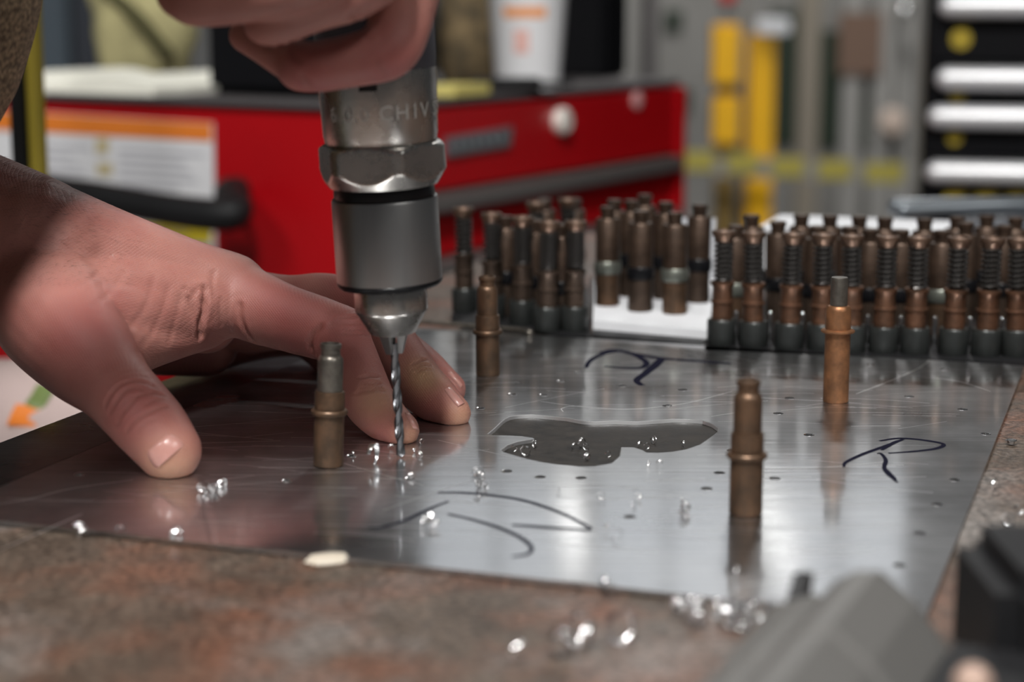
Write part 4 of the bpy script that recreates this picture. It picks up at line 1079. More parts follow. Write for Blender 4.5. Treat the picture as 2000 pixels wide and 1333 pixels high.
for k in range(len(zdraw) - 1):
    b = MB(); top = zdraw[k] - (0 if k == 0 else 0.016); b.box((0.012, 0.001 if k == 0 else 0.004, zdraw[k+1] + 0.002), (LR - 0.016, 0.0119, top), MC)
    d_ = b.build('drawer', M_RED, chest_t, base=C0, smooth=False, bevel=0.001)
    if k > 0:
        b = MB(); b.box((0.012, -0.010, zdraw[k] - 0.0145), (LR - 0.016, 0.0118, zdraw[k] - 0.0005), MC); o = b.build('drawer_trim', mat('trim_satin', (0.36, 0.33, 0.32), 0.35, 0.8), d_, base=C0, smooth=False, bevel=0.002)
b = MB(); b.box((LR - 0.014, -0.004, 0.12), (LR, 0.0119, TOPZ - 0.0065), MC); b.build('corner_post', M_RED, chest_t, base=C0, smooth=False, bevel=0.002)
# lock and rivet
def disc_on(px, py, r, h, m, name, prof=None):
    P = onplane(px, py, pR, nR) - nR * 0.001; b = MB(); b.lathe(prof or [(0, 0), (r, 0), (r, h * 0.7), (r * 0.75, h), (0, h)], 24, P + nR * 0.0035, nR, cap=False); return b.build(name, m, chest_t, base=C0)
disc_on(1086, 236, 0.0115, 0.009, mat('lock_bright', (0.85, 0.80, 0.74), 0.35, 0.3), 'lock')
disc_on(1237, 196, 0.008, 0.004, mat('pink_rivet', (0.55, 0.30, 0.30), 0.4), 'rivet')
# chrome badge
b = MB(); q = [onplane(*p, pR, nR) for p in ((862, 268), (990, 247), (985, 285), (862, 306))]
b.add([p + nR*0.001 for p in q] + [p + nR*0.006 for p in q], [(3,2,1,0),(4,5,6,7)] + [(i, (i+1) % 4, 4+(i+1) % 4, 4+i) for i in range(4)])
bd = b.build('badge', mat('badge_grey', (0.30, 0.33, 0.36), 0.3, 0.8), chest_t, base=C0, smooth=False)
b = MB()
for px in (872, 890, 905, 920, 938, 955, 972): 
    p = onplane(px, 275 - (px - 930) * 0.16, pR, nR) + nR*0.0065; b.ball(p, (0.0028, 0.0028, 0.005), 8)
b.build('badge_lettering', M_CHROME, bd, base=C0)
# side label
def onL(px, py, d): return onplane(px, py, pL, nL) + nL * d
def quadL(name, pts, d, m, parent):
    b = MB(); q = [onL(*p, d) for p in pts]; nn = 4
    b.add([p - nL*0.0005 for p in q] + q, [(3,2,1,0),(4,5,6,7)] + [(i, (i+1) % 4, 4+(i+1) % 4, 4+i) for i in range(4)]); return b.build(name, m, parent, base=C0, smooth=False)
lab = quadL('side_label', [(-40, 212), (418, 240), (424, 560), (-40, 560)], 0.0012, M_LABEL, chest_t)
quadL('printed_header', [(-38, 214), (416, 241), (416, 276), (-38, 252)], 0.0018, M_ORANGE, lab)
b = MB()
for k in range(11):
    y0 = 276 + k * 17
    for (x0, x1) in ((80, 180), (235, 400)):
        if k in (5,): continue
        xe = x1 - (k * 37 % 50)
        q = [onL(x0, y0 + x0*0.06, 0.0018), onL(xe, y0 + xe*0.06, 0.0018), onL(xe, y0 + 5 + xe*0.06, 0.0018), onL(x0, y0 + 5 + x0*0.06, 0.0018)]
        b.add(q, [(0,1,2,3)])
b.build('printed_text', M_GREYP, lab, base=C0, smooth=False)
b = MB()
for (x0, y0, x1, y1) in ((190, 270, 215, 300), (192, 318, 222, 342), (60, 262, 85, 300)):
    b = MB(); b.add([onL(x0, y0, 0.0019), onL(x1, y0, 0.0019), onL(x1, y1, 0.0019), onL(x0, y1, 0.0019)], [(0,1,2,3)])
    b.build('printed_pictogram', M_TANP, lab, base=C0, smooth=False)
b = MB(); b.add([onL(160, 374, .0019), onL(186, 378, .0019), onL(186, 400, .0019), onL(160, 398, .0019)], [(0,1,2,3)]); b.build('printed_mark', M_BLUEP, lab, base=C0, smooth=False)
quadL('printed_footer', [(250, 436), (415, 446), (415, 475), (250, 470)], 0.0018, M_YELLOWP, lab)
# side handle: black tube bent back to the chest wall
b = MB()
def oL(px, py, d): return onL(px, py, 0) + nL * d
b.tube([(oL(468, 372, 0.002), 0.011), (oL(480, 374, 0.02), 0.0118), (oL(528, 400, 0.040), 0.0125), (oL(515, 408, 0.05), 0.0128), (oL(420, 398, 0.052), 0.0125), (oL(270, 372, 0.052), 0.012), (oL(110, 350, 0.052), 0.012), (oL(-60, 332, 0.05), 0.012), (oL(-90, 325, 0.02), 0.012), (oL(-90, 325, 0.002), 0.011)], 16, 8)
b.build('side_handle', M_BLACK, chest_t, base=C0)
for (a_, b_) in ((0.03, 0.03), (LR - 0.06, 0.03), (0.03, LD - 0.06), (LR - 0.06, LD - 0.06)):
    b = MB(); P = MC @ Vector((a_ + 0.015, b_ + 0.015, 0.055)); b.lathe([(0, -0.015), (0.048, -0.015), (0.055, -0.01), (0.055, 0.01), (0.048, 0.015), (0, 0.015)], 24, P, dR, cap=False); b.lathe([(0.02, 0.04), (0.02, 0.0649)], 12, P)
    b.build('caster', M_BLACK, chest_t, base=C0)

# ---- things on the chest top
ZT = TOPZ - T
def top_pt(px, py): return gnd(px, py, ZT)
# open manual
bk = thing('open_manual', 'open white paper manual lying on the red tool chest, left', 'book', MC @ Vector((0.03, 0.30, TOPZ)))
Mb = MC
for (y0, y1, sg) in ((0.225, 0.33, 1), (0.333, 0.438, -1)):
    b = MB(); rows_ = 8; vs_ = []; 
    for i in range(rows_ + 1):
        t = i / rows_; yy = y0 + (y1 - y0) * t; hh = 0.004 + 0.011 * math.sin(math.pi * (t if sg > 0 else 1 - t) * 0.9 + 0.25)
        vs_ += [Mb @ Vector((0.006, yy, TOPZ + hh)), Mb @ Vector((0.15, yy, TOPZ + hh)), Mb @ Vector((0.15, yy, TOPZ)), Mb @ Vector((0.006, yy, TOPZ))]
    fs = [(0,1,2,3), tuple(4*rows_ + k for k in (3,2,1,0))]
    for i in range(rows_):
        for k in range(4): fs.append((4*i+k, 4*i+(k+1) % 4, 4*(i+1)+(k+1) % 4, 4*(i+1)+k))
    b.add(vs_, fs); b.build('page_block', mat('cream_paper', (0.80, 0.79, 0.70), 0.7), bk, base=bk.location)
# khaki cap/bag
def lump(name, label, cat, c, r, m, seed, amp, seg=28, rotz=0.0):
    b = MB(); b.ball((0, 0, 0), r, seg, Matrix.Rotation(rotz, 3, 'Z'))
    out = []
    for p in b.v:
        n_ = noise.noise(Vector((p.x*22 + seed, p.y*22, p.z*22))) * amp + noise.noise(Vector((p.x*55, p.y*55 + seed, p.z*55))) * amp * 0.35
        q = p * (1 + n_); 
        if q.z < -r[2] * 0.72: q.z = -r[2] * 0.72
        out.append(q + Vector(c) + Vector((0, 0, r[2] * 0.72)))
    b.v = out
    return tag(b.build(name, m, base=c), label, cat)
cap_t = thing('khaki_pouch', 'crumpled khaki cloth pouch on the red chest behind the white manual', 'pouch', top_pt(285, 152))
o = lump('pouch_body', None, None, Vector(cap_t.location), (0.052, 0.035, 0.085), M_KHAKI, 3, 0.35); o.location = (0,0,0); o.parent = cap_t
b = MB(); cp = Vector(cap_t.location)
b.tube([(cp + Vector((-.03, -.034, .085)), 0.006), (cp + Vector((0.0, -.042, .06)), 0.007), (cp + Vector((0.028, -.034, .025)), 0.006)], 12, 6); b.build('strap', mat('olive_strap', (0.07, 0.065, 0.025), 0.9), cap_t, base=cp)
# black case
bc_ = thing('black_case', 'tall black plastic case standing on the red chest behind the hand', 'case', MC @ Vector((0.10, 0.13, TOPZ)))
b = MB(); b.box((0.035, 0.055, TOPZ), (0.16, 0.198, TOPZ + 0.17), MC); b.build('case_shell', M_BLACKG, bc_, base=bc_.location, smooth=False, bevel=0.008)
b = MB(); b.box((0.031, 0.10, TOPZ + 0.12), (0.0348, 0.15, TOPZ + 0.14), MC); b.build('latch', M_BLACK, bc_, base=bc_.location, smooth=False, bevel=0.001)
# cup
cpt = top_pt(1030, 171); cup = thing('paper_cup', 'white paper cup with orange print on the red tool chest', 'cup', cpt)
k_ = 1.6 / FPX
cupr = [(0.0, 0.0), (0.0275, 0.0), (0.0280, 0.002), (0.036, 0.105), (0.0375, 0.108), (0.036, 0.110), (0.034, 0.107), (0.027, 0.006), (0, 0.006)]
b = MB(); b.lathe(cupr, 40, cpt, cap=False); cb_ = b.build('cup_wall', mat('cup_white', (0.74, 0.74, 0.76), 0.5), cup, base=cpt)
def cup_band(h0, h1, a0, a1, m, name):
    b = MB(); vs_ = []; fs = []
    for i in range(11):
        a = R(a0 + (a1 - a0) * i / 10)
        for h in (h0, h1):
            r = 0.0280 + (h - 0.002) / 0.103 * 0.008 + 0.0004
            vs_.append(cpt + Vector((r*math.cos(a), r*math.sin(a), h)))
    for i in range(10): fs.append((2*i, 2*i+2, 2*i+3, 2*i+1))
    b.add(vs_, fs); b.build(name, m, cup, base=cpt)
cup_band(0.060, 0.069, -128, -62, mat('cup_orange', (0.72, 0.30, 0.12), 0.5), 'printed_band')
cup_band(0.030, 0.050, -112, -88, mat('cup_pink', (0.70, 0.42, 0.38), 0.5), 'printed_mark')
b = MB(); b.lathe([(0, 0.1095), (0.0385, 0.1095), (0.0385, 0.114), (0.034, 0.118), (0, 0.118)], 32, cpt, cap=False); b.build('lid', M_WHITE, cup, base=cpt)
# black speaker / battery behind cup
rp = top_pt(1150, 150); rd_ = thing('black_charger', 'black boxy charger standing right of the white cup on the red chest', 'charger', rp)
b = MB(); Mr = frame(rp, dR, dL); b.box((-0.022, -0.028, 0), (0.03, 0.03, 0.12), Mr); b.build('charger_body', M_BLACKG, rd_, base=rp, smooth=False, bevel=0.004)
b = MB(); b.box((-0.016, -0.0285, 0.085), (0.024, -0.0281, 0.11), Mr); b.build('display', M_TOOLBLACK, rd_, base=rp, smooth=False)
# camo cloth, yellow pad, loose tools
o = lump('camo_cloth', 'crumpled brown camouflage cloth left of the white cup on the red chest', 'cloth', top_pt(918, 166), (0.030, 0.024, 0.062), M_CAMO, 9, 0.4)
b = MB(); yp = top_pt(885, 188); Mr = frame(yp, dR, dL); b.box((-0.02, -0.014, 0), (0.034, 0.02, 0.009), Mr)
tag(b.build('yellow_pad', mat('pad_yellow', (0.50, 0.43, 0.13), 0.7), base=yp, smooth=False, bevel=0.001), 'small yellow paper pad beside the drill, on the red chest', 'notepad')
b = MB(); sp_ = top_pt(975, 180); b.tube([(sp_ + Vector((-.02, .0, .006)), 0.006), (sp_ + Vector((0.03, 0.012, .006)), 0.006)], 12, 4); b.tube([(sp_ + Vector((0.03, 0.012, .006)), 0.003), (sp_ + Vector((0.06, 0.02, .006)), 0.002)], 10, 4)
tag(b.build('screwdriver', M_BLACK, base=sp_), 'short black screwdriver lying in front of the cup on the red chest', 'screwdriver')

# hanging hose left
hz = at(56, 200, 1.0); hs = thing('hanging_hose', 'yellow and black air hose pair hanging behind the left wrist', 'hose', Vector((hz.x, hz.y, T - 0.03)))
b = MB(); b.tube([(Vector((hz.x + 0.004, hz.y, T - 0.02)), 0.0048), (Vector((hz.x + 0.003, hz.y, T + 0.6)), 0.0048), (Vector((hz.x - 0.01, hz.y, T + 2.9)), 0.0048)], 14, 8); b.build('yellow_line', mat('hose_yellow', (0.36, 0.28, 0.03), 0.5), hs, base=hs.location)
b = MB(); b.tube([(Vector((hz.x - 0.006, hz.y + 0.002, T - 0.02)), 0.005), (Vector((hz.x - 0.007, hz.y + 0.002, T + 0.6)), 0.005), (Vector((hz.x - 0.02, hz.y, T + 2.9)), 0.005)], 14, 8); b.build('black_line', M_BLACK, hs, base=hs.location)
# printed bag on a stool beyond the bench end
st = thing('side_stool', 'low stool beyond the left end of the bench, under the white sack', 'stool', (-0.30, 0.98, 0))
b = MB(); b.lathe([(0, T - 0.19), (0.15, T - 0.19), (0.155, T - 0.18), (0.15, T - 0.165), (0, T - 0.165)], 32, (-0.30, 0.98, 0), cap=False); b.build('seat', M_GREY, st, base=st.location)
for k in range(4):
    a = R(45 + 90*k); b = MB(); b.lathe([(0.011, 0), (0.011, T - 0.1901)], 10, (-0.30 + 0.11*math.cos(a), 0.98 + 0.11*math.sin(a), 0)); b.build('leg', M_GREY, st, base=st.location)
sk = thing('white_sack', 'white plastic sack with orange and green print below the wrist, beyond the bench', 'sack', (-0.29, 0.96, T - 0.165))
o = lump('sack_body', None, None, Vector((-0.29, 0.96, T - 0.165)), (0.125, 0.09, 0.066), mat('sack_white', (0.40, 0.31, 0.295), 0.5), 5, 0.16); o.location = (0,0,0); o.parent = sk
def sackmark(px0, py0, px1, py1, wd, m, name):
    b = MB(); dgx = bpy.context.evaluated_depsgraph_get(); pts = []
    for i in range(7):
        t = i/6; d = ray(px0 + (px1-px0)*t, py0 + (py1-py0)*t).normalized()
        bv = BVHTree.FromPolygons([v.co + Vector(sk.location) for v in o.data.vertices], [tuple(p.vertices) for p in o.data.polygons])
        r = bv.ray_cast(CO, d)
        if r[0] is not None: pts.append(r[0] + r[1]*0.0012)
    if len(pts) > 1: b.tube([(p, (wd, 0.0006)) for p in pts], 8, 2, flat=(0, -1, 0.4)); b.build(name, m, sk, base=sk.location)
sackmark(45, 835, 62, 800, 0.008, M_ORANGE, 'printed_stripe')
sackmark(66, 800, 92, 758, 0.005, mat('print_green', (0.12, 0.16, 0.05), 0.5), 'printed_leaf')

# ================================================================== BLACK CABINET (right)
cbx = thing('black_cabinet', 'black drawer cabinet with silver pull bars and yellow stickers at right', 'cabinet', (0.72, 1.95, 0))
YB = 1.72
nb = Vector((-0.215, -1, 0)).normalized(); bx_ = Vector((1, -0.215, 0)).normalized()
cl = at(1803, 200, YB); B0 = Vector((cl.x, YB, 0)); MBk = frame(B0, bx_, -nb)
b = MB(); b.box((0, 0.006, 0.08), (0.72, 0.50, T + 0.55), MBk); b.build('carcass', M_BLACKG, cbx, base=cbx.location, smooth=False, bevel=0.004)
def zb(py): return at(1900, py, YB).z
hand_y = [-78, 12, 152, 226, 333]
edges_y = [-120, -20, 122, 197, 303, 395]
for k in range(5):
    z1, z0 = zb(edges_y[k]), zb(edges_y[k+1]) + 0.002
    b = MB(); b.box((0.006, -0.004, z0), (0.714, 0.0059, z1), MBk); dr_ = b.build('drawer', M_BLACKG, cbx, base=cbx.location, smooth=False, bevel=0.001)
    zc_ = zb(hand_y[k]); b = MB()
    P0 = MBk @ Vector((0.020 - 0.006 * (k == 3) - 0.006*(k == 4), -0.016, zc_)); P1 = MBk @ Vector((0.70, -0.016, zc_))
    b.tube([(P0, (0.010, 0.0105)), (P1, (0.010, 0.0105))], 18, 6, flat=(0, 0, 1), caps=4); b.build('pull_bar', M_ALUH, dr_, base=cbx.location)
for k, (z1, z0) in enumerate([(zb(397), T - 0.25), (T - 0.252, T - 0.5), (T - 0.502, 0.1)]):
    b = MB(); b.box((0.006, -0.004, z0), (0.714, 0.0059, z1), MBk); b.build('drawer', M_BLACKG, cbx, base=cbx.location, smooth=False, bevel=0.001)
b = MB(); b.box((0.02, 0.03, 0), (0.70, 0.47, 0.08), MBk); b.build('plinth', M_BLACK, cbx, base=cbx.location, smooth=False)
def sticker(px, py, r, name, m):
    P = onplane(px, py, B0 + nb * 0.0045, nb); r *= 0.85; b = MB(); b.lathe([(0, 0), (r, 0), (r, 0.0006), (0, 0.0006)], 20, P, nb, cap=False); b.build(name, m, cbx, base=cbx.location)
M_STK = mat('sticker_yellow', (0.30, 0.22, 0.01), 0.5)
for (px, py, r) in ((1877, 76, 0.011), (1870, 187, 0.0085), (1864, 268, 0.0085)): sticker(px, py, r, 'sticker', M_STK)
b = MB(); tp0 = onplane(1840, 378, B0 + nb * 0.0048, nb)
n_t = 9
for k in range(n_t):
    b.add([tp0 + bx_ * (0.028 * k + o_) + Vector((0, 0, z_)) for o_, z_ in ((0, -0.006), (0.018, -0.006), (0.024, 0.006), (0.006, 0.006))], [(0,1,2,3)])
b.build('hazard_tape', M_STK, cbx, base=cbx.location, smooth=False)

# ================================================================== FAR HALL
YF = 4.2
def post(name, label, cat, px0, px1, py_top, m, Y=YF, depth=None, zlow=0.0, group=None):
    a = at(px0, py_top, Y); c = at(px1, py_top, Y); wd = c.x - a.x
    b = MB(); b.box((a.x, Y, zlow), (c.x, Y + (depth or wd), a.z)); base = Vector(((a.x + c.x)/2, Y, zlow))
    return tag(b.build(name, m, base=base, smooth=False, bevel=min(0.006, wd * 0.2)), label, cat, group)
bol = thing('guard_post', 'yellow guard post with a dark gap and lower band, left of the grey pole', 'post', at(1418, 300, YF) * 1)
bol.location = (at(1418, 300, YF).x, YF, 0)
for (y0, y1, mm, nm) in ((48, 165, M_YEL, 'upper_section'), (188, 282, M_YEL, 'lower_section')):
    a = at(1394, y0, YF); c = at(1444, y1, YF); b = MB(); b.box((a.x, YF, c.z), (c.x, YF + 0.06, a.z)); b.build(nm, mm, bol, base=bol.location, smooth=False, bevel=0.004)
a = at(1402, 165, YF); c = at(1438, 300, YF); b = MB(); b.box((a.x, YF + 0.01, 0), (c.x, YF + 0.05, a.z)); b.build('core', mat('brown_yellow', (0.16, 0.10, 0.02), 0.6), bol, base=bol.location, smooth=False)
post('guard_post', 'tall plain yellow guard post right of the grey pole', 'post', 1466, 1516, 66, M_YEL)
post('grey_pole', 'slim grey pole between the two yellow posts', 'pole', 1447, 1463, -60, M_GREY, YF + 0.1)
b = MB(); p = at(1505, 52, YF - 0.02); b.box((p.x - 0.03, p.y, p.z - 0.018), (p.x + 0.045, p.y + 0.06, p.z + 0.018))
tag(b.build('post_bracket', M_WHITE, base=p, smooth=False, bevel=0.005), 'pale grey bracket on top of the tall yellow post', 'bracket')
p = at(1420, 4, YF + 0.15); rl = thing('warning_light', 'small red warning light above the left yellow post', 'warning light', p)
b = MB(); b.lathe([(0, 0), (0.02, 0), (0.022, 0.01), (0.018, 0.035), (0, 0.042)], 20, p, cap=False); b.build('lens', mat('red_lens', (0.5, 0.02, 0.02), 0.3), rl, base=p)
b = MB(); b.lathe([(0.010, p.z * -1), (0.010, -0.0005)], 10, p); b.build('stem', M_GREY, rl, base=p)
# machine enclosure with dark windows
Ym = 5.2
mc = thing('machine_enclosure', 'grey machine enclosure with dark green windows far behind the bench', 'machine', (at(1620, 300, Ym).x, Ym + 0.2, 0))
a = at(1170, 0, Ym); c = at(1860, 0, Ym)
b = MB(); b.box((a.x, Ym + 0.06, 0), (c.x, Ym + 0.9, T + 1.1)); b.build('panel', M_GREY, mc, base=mc.location, smooth=False)
M_GLASSD = mat('dark_green_glass', (0.012, 0.022, 0.012), 0.4)
for (x0, x1, y0, y1) in ((1510, 1574, 20, 285), (1592, 1660, 60, 290), (1674, 1718, 80, 290), (1300, 1336, 20, 60), (1330, 1352, 175, 220)):
    p0 = at(x0, y0, Ym); p1 = at(x1, y1, Ym); b = MB(); b.box((p0.x, Ym + 0.045, p1.z), (p1.x, Ym + 0.0599, p0.z)); b.build('window_pane', M_GLASSD, mc, base=mc.location, smooth=False)
M_TANPOLE = mat('tan_paint', (0.20, 0.175, 0.14), 0.6); M_LGREY = mat('light_grey_paint', (0.26, 0.255, 0.245), 0.6)
for (x0, x1, mm) in ((1567, 1597, M_TANPOLE), (1654, 1678, M_LGREY), (1714, 1740, M_LGREY), (1760, 1782, M_LGREY), (1210, 1232, M_LGREY), (1262, 1280, M_GREYM)):
    p0 = at(x0, -100, Ym); p1 = at(x1, 300, Ym); b = MB(); b.box((p0.x, Ym + 0.0, 0), (p1.x, Ym + 0.0449, T + 1.0)); b.build('upright', mm, mc, base=mc.location, smooth=False, bevel=0.004)
b = MB(); p0 = at(1660, 60, Ym - 0.01); b.box((p0.x - 0.03, Ym - 0.012, p0.z - 0.12), (p0.x + 0.09, Ym - 0.001, p0.z + 0.05)); b.build('rust_patch_plate', mat('rust_plate', (0.14, 0.085, 0.06), 0.7), mc, base=mc.location, smooth=False)
p = at(1742, 238, Ym - 0.03); b = MB(); b.lathe([(0, 0), (0.035, 0), (0.04, 0.01), (0.03, 0.03), (0, 0.034)], 20, p, (0, -1, 0), cap=False); b.build('round_gauge', mat('gauge_face', (0.52, 0.42, 0.36), 0.5), mc, base=mc.location)
p = at(1767, 20, Ym - 0.1); b = MB(); b.ball(p, 0.022, 20); b.lathe([(0.006, 0), (0.006, 0.2)], 8, p, (0, 1, 0)); b.build('knob', M_CHROME, mc, base=mc.location)
# barrier tape strung in front
Yt = 4.0
tp = thing('barrier_tape', 'grey barrier tape with yellow blocks strung across the far hall', 'tape', at(1550, 325, Yt))
p0 = at(1335, 322, Yt); p1 = at(1800, 342, Yt); hh = 0.021
b = MB(); b.add([p0 + Vector((-0.3, .002, -hh + .006)), p1 + Vector((0.3, .002, -hh - .006)), p1 + Vector((0.3, .002, hh - .006)), p0 + Vector((-0.3, .002, hh + .006))], [(0,1,2,3)])
b.v += [q + Vector((0, 0.002, 0)) for q in b.v[:4]]; b.f += [(7,6,5,4),(0,4,5,1),(1,5,6,2),(2,6,7,3),(3,7,4,0)]
b.build('tape_band', M_LGREY, tp, base=tp.location, smooth=False)
M_TAPEY = mat('tape_yellow', (0.42, 0.36, 0.07), 0.5)
for (x0, x1, yc) in ((1335, 1394, 314), (1420, 1482, 318), (1508, 1570, 326), (1598, 1662, 331), (1690, 1762, 337)):
    q0 = at(x0, yc - 19, Yt); q1 = at(x1, yc + 19, Yt); b = MB(); b.box((q0.x, Yt - 0.004, q1.z), (q1.x, Yt - 0.0005, q0.z)); b.build('yellow_block', M_TAPEY, tp, base=tp.location, smooth=False)
for px in (1290, 1830):
    q = at(px, 330, Yt); b = MB(); b.lathe([(0.02, -q.z), (0.02, 0.1)], 12, q); tag(b.build('tape_stanchion', M_GREY, base=q), '%s grey stanchion holding the barrier tape' % ('left' if px < 1500 else 'right'), 'stanchion')
# left background
post('blue_locker', 'blue-grey locker far behind the red chest at left', 'locker', -120, 118, -300, mat('blue_grey', (0.13, 0.17, 0.21), 0.6), 4.6, 0.5)
post('dark_column', 'dark steel column right of the blue-grey locker', 'column', 126, 172, -300, mat('dark_blue', (0.025, 0.03, 0.042), 0.6), 4.5, 0.2)
post('grey_cupboard', 'grey cupboard behind the khaki pouch and black case', 'cupboard', 180, 700, -300, mat('mid_grey', (0.115, 0.115, 0.115), 0.6), 4.7, 0.5)
post('grey_cupboard', 'pale grey cupboard behind the white cup', 'cupboard', 860, 1075, -300, mat('sage_grey', (0.20, 0.215, 0.205), 0.6), 4.5, 0.5)

# ================================================================== FOREGROUND TOOL (out of focus)
fz = BED
tl = thing('grey_air_tool', 'blurred dark grey air tool lying on the rusty bench in the near right corner', 'air tool', gnd(1680, 1280, BED))
def onb(px, py, h): return gnd(px, py, BED + h)
PT = Vector((0.0564, 0.3697, T + BED + 0.0002)); td = Vector((0.41, 0.912, 0)).normalized(); tn = Vector((td.y, -td.x, 0))
sec = [(0, 0), (-1.6, 4), (-1.4, 9), (0.5, 12.5), (6, 14.6), (8.5, 14.2), (11.5, 17.6), (15, 19.6), (19, 20), (26, 15.5), (32, 9), (33, 4), (32, 0)]
b = MB(); ns = len(sec); rows_ = [(-0.15, 1, 1), (-0.05, 1, 1), (-0.048, .97, .97), (-0.044, .97, .97), (-0.042, 1, 1), (-0.006, 1, 1), (0.0, .93, .93), (0.003, .7, .8)]
vs_ = [PT + td*t_ + tn*((o_*1.12 - 16)*kx + 16)*0.001 + Vector((0, 0, z_*kz*0.00133)) for t_, kx, kz in rows_ for o_, z_ in sec]
b.add(vs_, [tuple(range(ns))[::-1], tuple((len(rows_)-1)*ns + k for k in range(ns))] + [(i*ns+k, i*ns+(k+1) % ns, (i+1)*ns+(k+1) % ns, (i+1)*ns+k) for i in range(len(rows_)-1) for k in range(ns)])
b.build('body', M_GREYPL, tl, base=tl.location, auto=14)
b = MB()
q4 = [PT - td*0.030 + tn*0.000 + Vector((0,0,.008)), PT + td*0.002 + tn*0.0010 + Vector((0,0,.009)), PT + td*0.0035 + tn*0.002 + Vector((0,0,.0215)), PT + td*0.000 + tn*0.0016 + Vector((0,0,.0218)), PT - td*0.006 + tn*0.001 + Vector((0,0,.0155))]
q4 = [q + tn*0.0025 for q in q4]; b.v = [q - tn*0.0015 for q in q4] + [q + tn*0.0015 for q in q4]; b.f = [(4,3,2,1,0),(5,6,7,8,9)] + [(i, (i+1) % 5, 5+(i+1) % 5, 5+i) for i in range(5)]
b.build('hook', M_BLACK, tl, base=tl.location, smooth=False)
Mt = frame(PT, tn, td)
b = MB(); b.box((0.0335, -0.050, 0), (0.10, -0.004, 0.0145), Mt); b.build('grip', M_BLACK, tl, base=tl.location, bevel=0.004)
bk_ = Vector((0.0945, 0.352, PT.z)); b = MB(); b.box((0, -0.012, 0.0), (0.06, 0.030, 0.0300), Matrix.Translation(bk_)); b.build('air_fitting_block', M_BLACK, tl, base=tl.location, bevel=0.005)
b = MB(); kp = at(1900, 1336, 0.30); b.ball(kp, 0.0034, 14); b.lathe([(0.002, 0), (0.002, kp.z - PT.z - 0.0145)], 8, (kp.x, kp.y, PT.z + 0.0145)); b.build('brass_knob', mat('pale_brass', (0.36, 0.25, 0.20), 0.55, 0.1), tl, base=tl.location)

# ================================================================== SHAVINGS
def shaving_mesh(seed):
    r_ = random.Random(seed); b = MB(); turns = r_.uniform(0.5, 1.6); rad = r_.uniform(0.0006, 0.0012); pitch = r_.uniform(0.0006, 0.0016); wd = r_.uniform(0.0004, 0.0009)
    v = []; f = []; n_ = 14
    for i in range(n_ + 1):
        t = i / n_; a = turns * 2*math.pi * t; k = 1 + 0.5*t
        c = Vector((rad*k*math.cos(a), pitch*turns*t - pitch*turns/2, rad*k*math.sin(a)))
        ww = wd * (0.35 + 0.65*math.sin(math.pi*min(1, t + 0.12)))
        o_ = c.copy(); o_.y += ww; o2 = c * 0.9; o2.y = c.y - ww*0.2
        v += [o_, c, o2]
    for i in range(n_):
        for k in (0, 1): f.append((3*i+k, 3*i+k+1, 3*i+k+4, 3*i+k+3))
    b.add(v, f); lo = min(p.z for p in b.v); b.v = [p - Vector((0, 0, lo)) for p in b.v]
    me_ = bpy.data.meshes.new('metal_shaving'); me_.from_pydata(b.v, [], b.f); me_.materials.append(M_CHIP); me_.polygons.foreach_set('use_smooth', [True]*len(me_.polygons)); return me_
SH = [shaving_mesh(k) for k in range(12)]
def shave(px, py, z, sc_, label, group, jit=0):
    p = gnd(px + rnd.uniform(-jit, jit), py + rnd.uniform(-jit*0.5, jit*0.5), z); o = bpy.data.objects.new('metal_shaving', rnd.choice(SH)); col.objects.link(o)
    o.location = p; o.rotation_euler = (0, 0, rnd.uniform(0, 6.28)); o.scale = (sc_, sc_, sc_); tag(o, label, 'shaving', group); return o
zs = 0.0001
NUM = ['first', 'second', 'third', 'fourth', 'fifth', 'sixth', 'seventh', 'eighth', 'ninth', 'tenth', 'eleventh', 'twelfth', 'thirteenth', 'fourteenth']
def singles(pts, z, sc_, label, group):
    for i, (px, py) in enumerate(sorted(pts)): shave(px, py, z, sc_ * rnd.uniform(0.8, 1.2), label + ', %s from the left' % NUM[i], group)
def pile(pts, z, sc_, label, jit, per=3):
    b = MB(); c = sum((gnd(px, py, z) for px, py in pts), Vector()) / len(pts)
    for (px, py) in pts:
        for k in range(per):
            p = gnd(px + rnd.gauss(0, jit), py + rnd.gauss(0, jit * 0.45), z); m_ = rnd.choice(SH)
            Mz = Matrix.Rotation(rnd.uniform(0, 6.28), 3, 'Z'); k_ = sc_ * rnd.uniform(0.6, 1.2); lift = Vector((0, 0, max(0, rnd.gauss(0, 0.0006) * sc_) if k else 0))
            b.add([p + lift + Mz @ (v.co * k_) for v in m_.vertices], [tuple(f.vertices) for f in m_.polygons])
    o = b.build('shaving_pile', M_CHIP, base=c); tag(o, label, 'shavings', None, 'stuff')
shave(726, 908, zs, 2.1, 'curled pale shaving standing between the grey-topped fastener and the drill bit', None)
pile([(400, 966), (418, 958), (436, 950), (428, 960)], zs, 0.9, 'pile of fine bright shavings right of the thumb tip', 5)
pile([(932, 928), (938, 940), (934, 952), (944, 956)], zs, 0.9, 'pile of bright shavings left of the cut-out tip, nearer the camera', 4)
pile([(820, 1028), (838, 1026), (850, 1030)], zs, 0.9, 'small pile of bright shavings on the front marker writing', 5, 2)
pile([(1335, 985), (1338, 1000), (1334, 1012)], zs, 0.9, 'short row of bright shavings left of the nearest fastener', 4, 2)
singles([(690, 892), (765, 882), (808, 884), (818, 896), (824, 868), (800, 935)], zs, 0.8, 'small bright shaving by the drill bit tip', 'shavings around the drill bit')
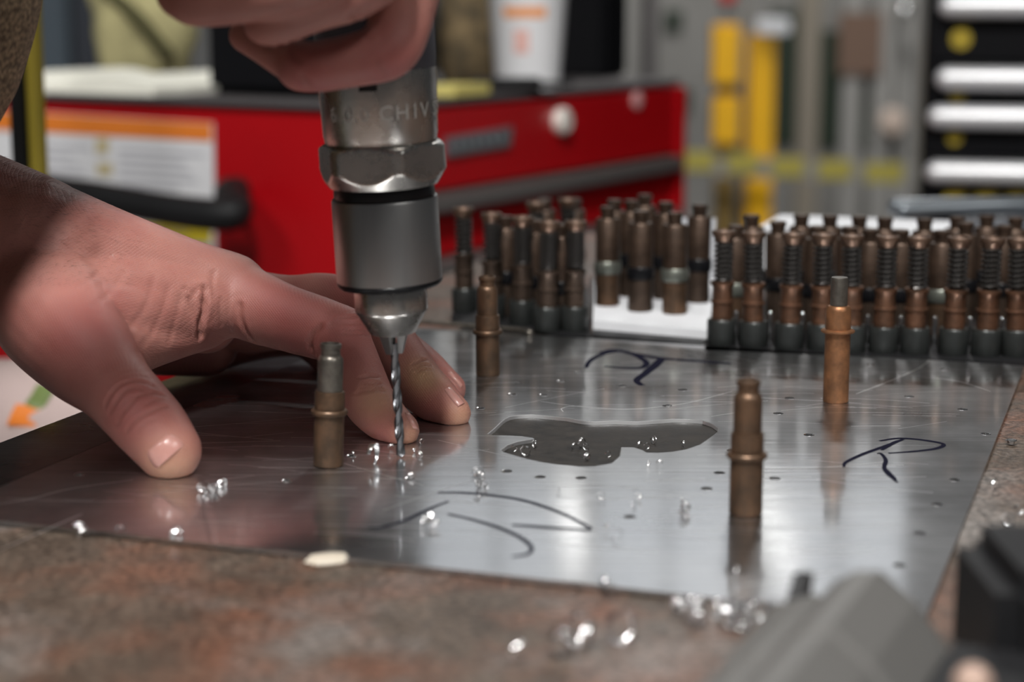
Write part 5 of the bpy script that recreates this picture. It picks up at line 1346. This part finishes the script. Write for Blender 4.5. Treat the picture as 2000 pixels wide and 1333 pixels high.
singles([(1240, 965), (1250, 978), (1238, 988), (1090, 962), (1175, 975), (1190, 1040), (1205, 1050), (1200, 1062), (1268, 912), (1288, 912)], zs, 0.8, 'bright shaving on the sheet in front of the cut-out', 'shavings in front of the cut-out')
zp = -0.00115
singles([(1145, 880), (1138, 876), (1186, 895), (1148, 900), (1045, 875), (1028, 890), (1003, 882), (1250, 875), (1262, 878), (1275, 868), (1334, 874), (1122, 878)], zp, 1.0, 'tiny bright shaving on the dark plate inside the cut-out', 'shavings inside the cut-out')
zb_ = BED + 0.0001
singles([(1018, 1296), (1100, 1286), (1130, 1258), (1148, 1264), (1212, 1256)], zb_, 2.4, 'blurred bright shaving low on the rusty bench', 'shavings on the bench at the bottom')
pile([(1330, 1205), (1345, 1212), (1362, 1222)], zb_, 1.5, 'blurred heap of bright shavings on the rusty bench, left heap', 7, 6)
pile([(1405, 1205), (1420, 1215), (1440, 1222), (1452, 1232), (1425, 1225), (1470, 1218)], zb_, 1.5, 'blurred heap of bright shavings on the rusty bench beside the grey air tool', 7, 6)
singles([(1490, 1205), (1514, 1192)], zb_, 1.5, 'blurred bright shaving against the hook of the grey air tool', 'shavings by the hook')
singles([(1195, 1158), (1180, 1150), (1440, 1130)], zs, 1.3, 'blurred bright shaving at the front edge of the aluminium sheet', 'shavings at the front edge')
singles([(1963, 1020), (1972, 1026), (1895, 1112), (1990, 1005), (1945, 960)], zb_, 1.3, 'bright shaving on the bench right of the aluminium sheet', 'shavings right of the sheet')
singles([(155, 1048), (165, 1055), (235, 1052), (345, 1058)], zb_, 1.3, 'blurred shaving on the rusty bench by the front left sheet edge', 'shavings by the front left edge')
b = MB(); p = gnd(641, 1100, BED); b.lathe([(0, 0), (0.0045, 0), (0.005, 0.0008), (0.0042, 0.0017), (0, 0.002)], 9, p, cap=False, rf=lambda a, r, h: r * (1 + 0.25*math.sin(a*2 + 1)))
tag(b.build('cream_flake', mat('cream_flake', (0.50, 0.44, 0.36), 0.5), base=p), 'cream coloured flake on the rusty bench below the grey-topped fastener', 'flake')
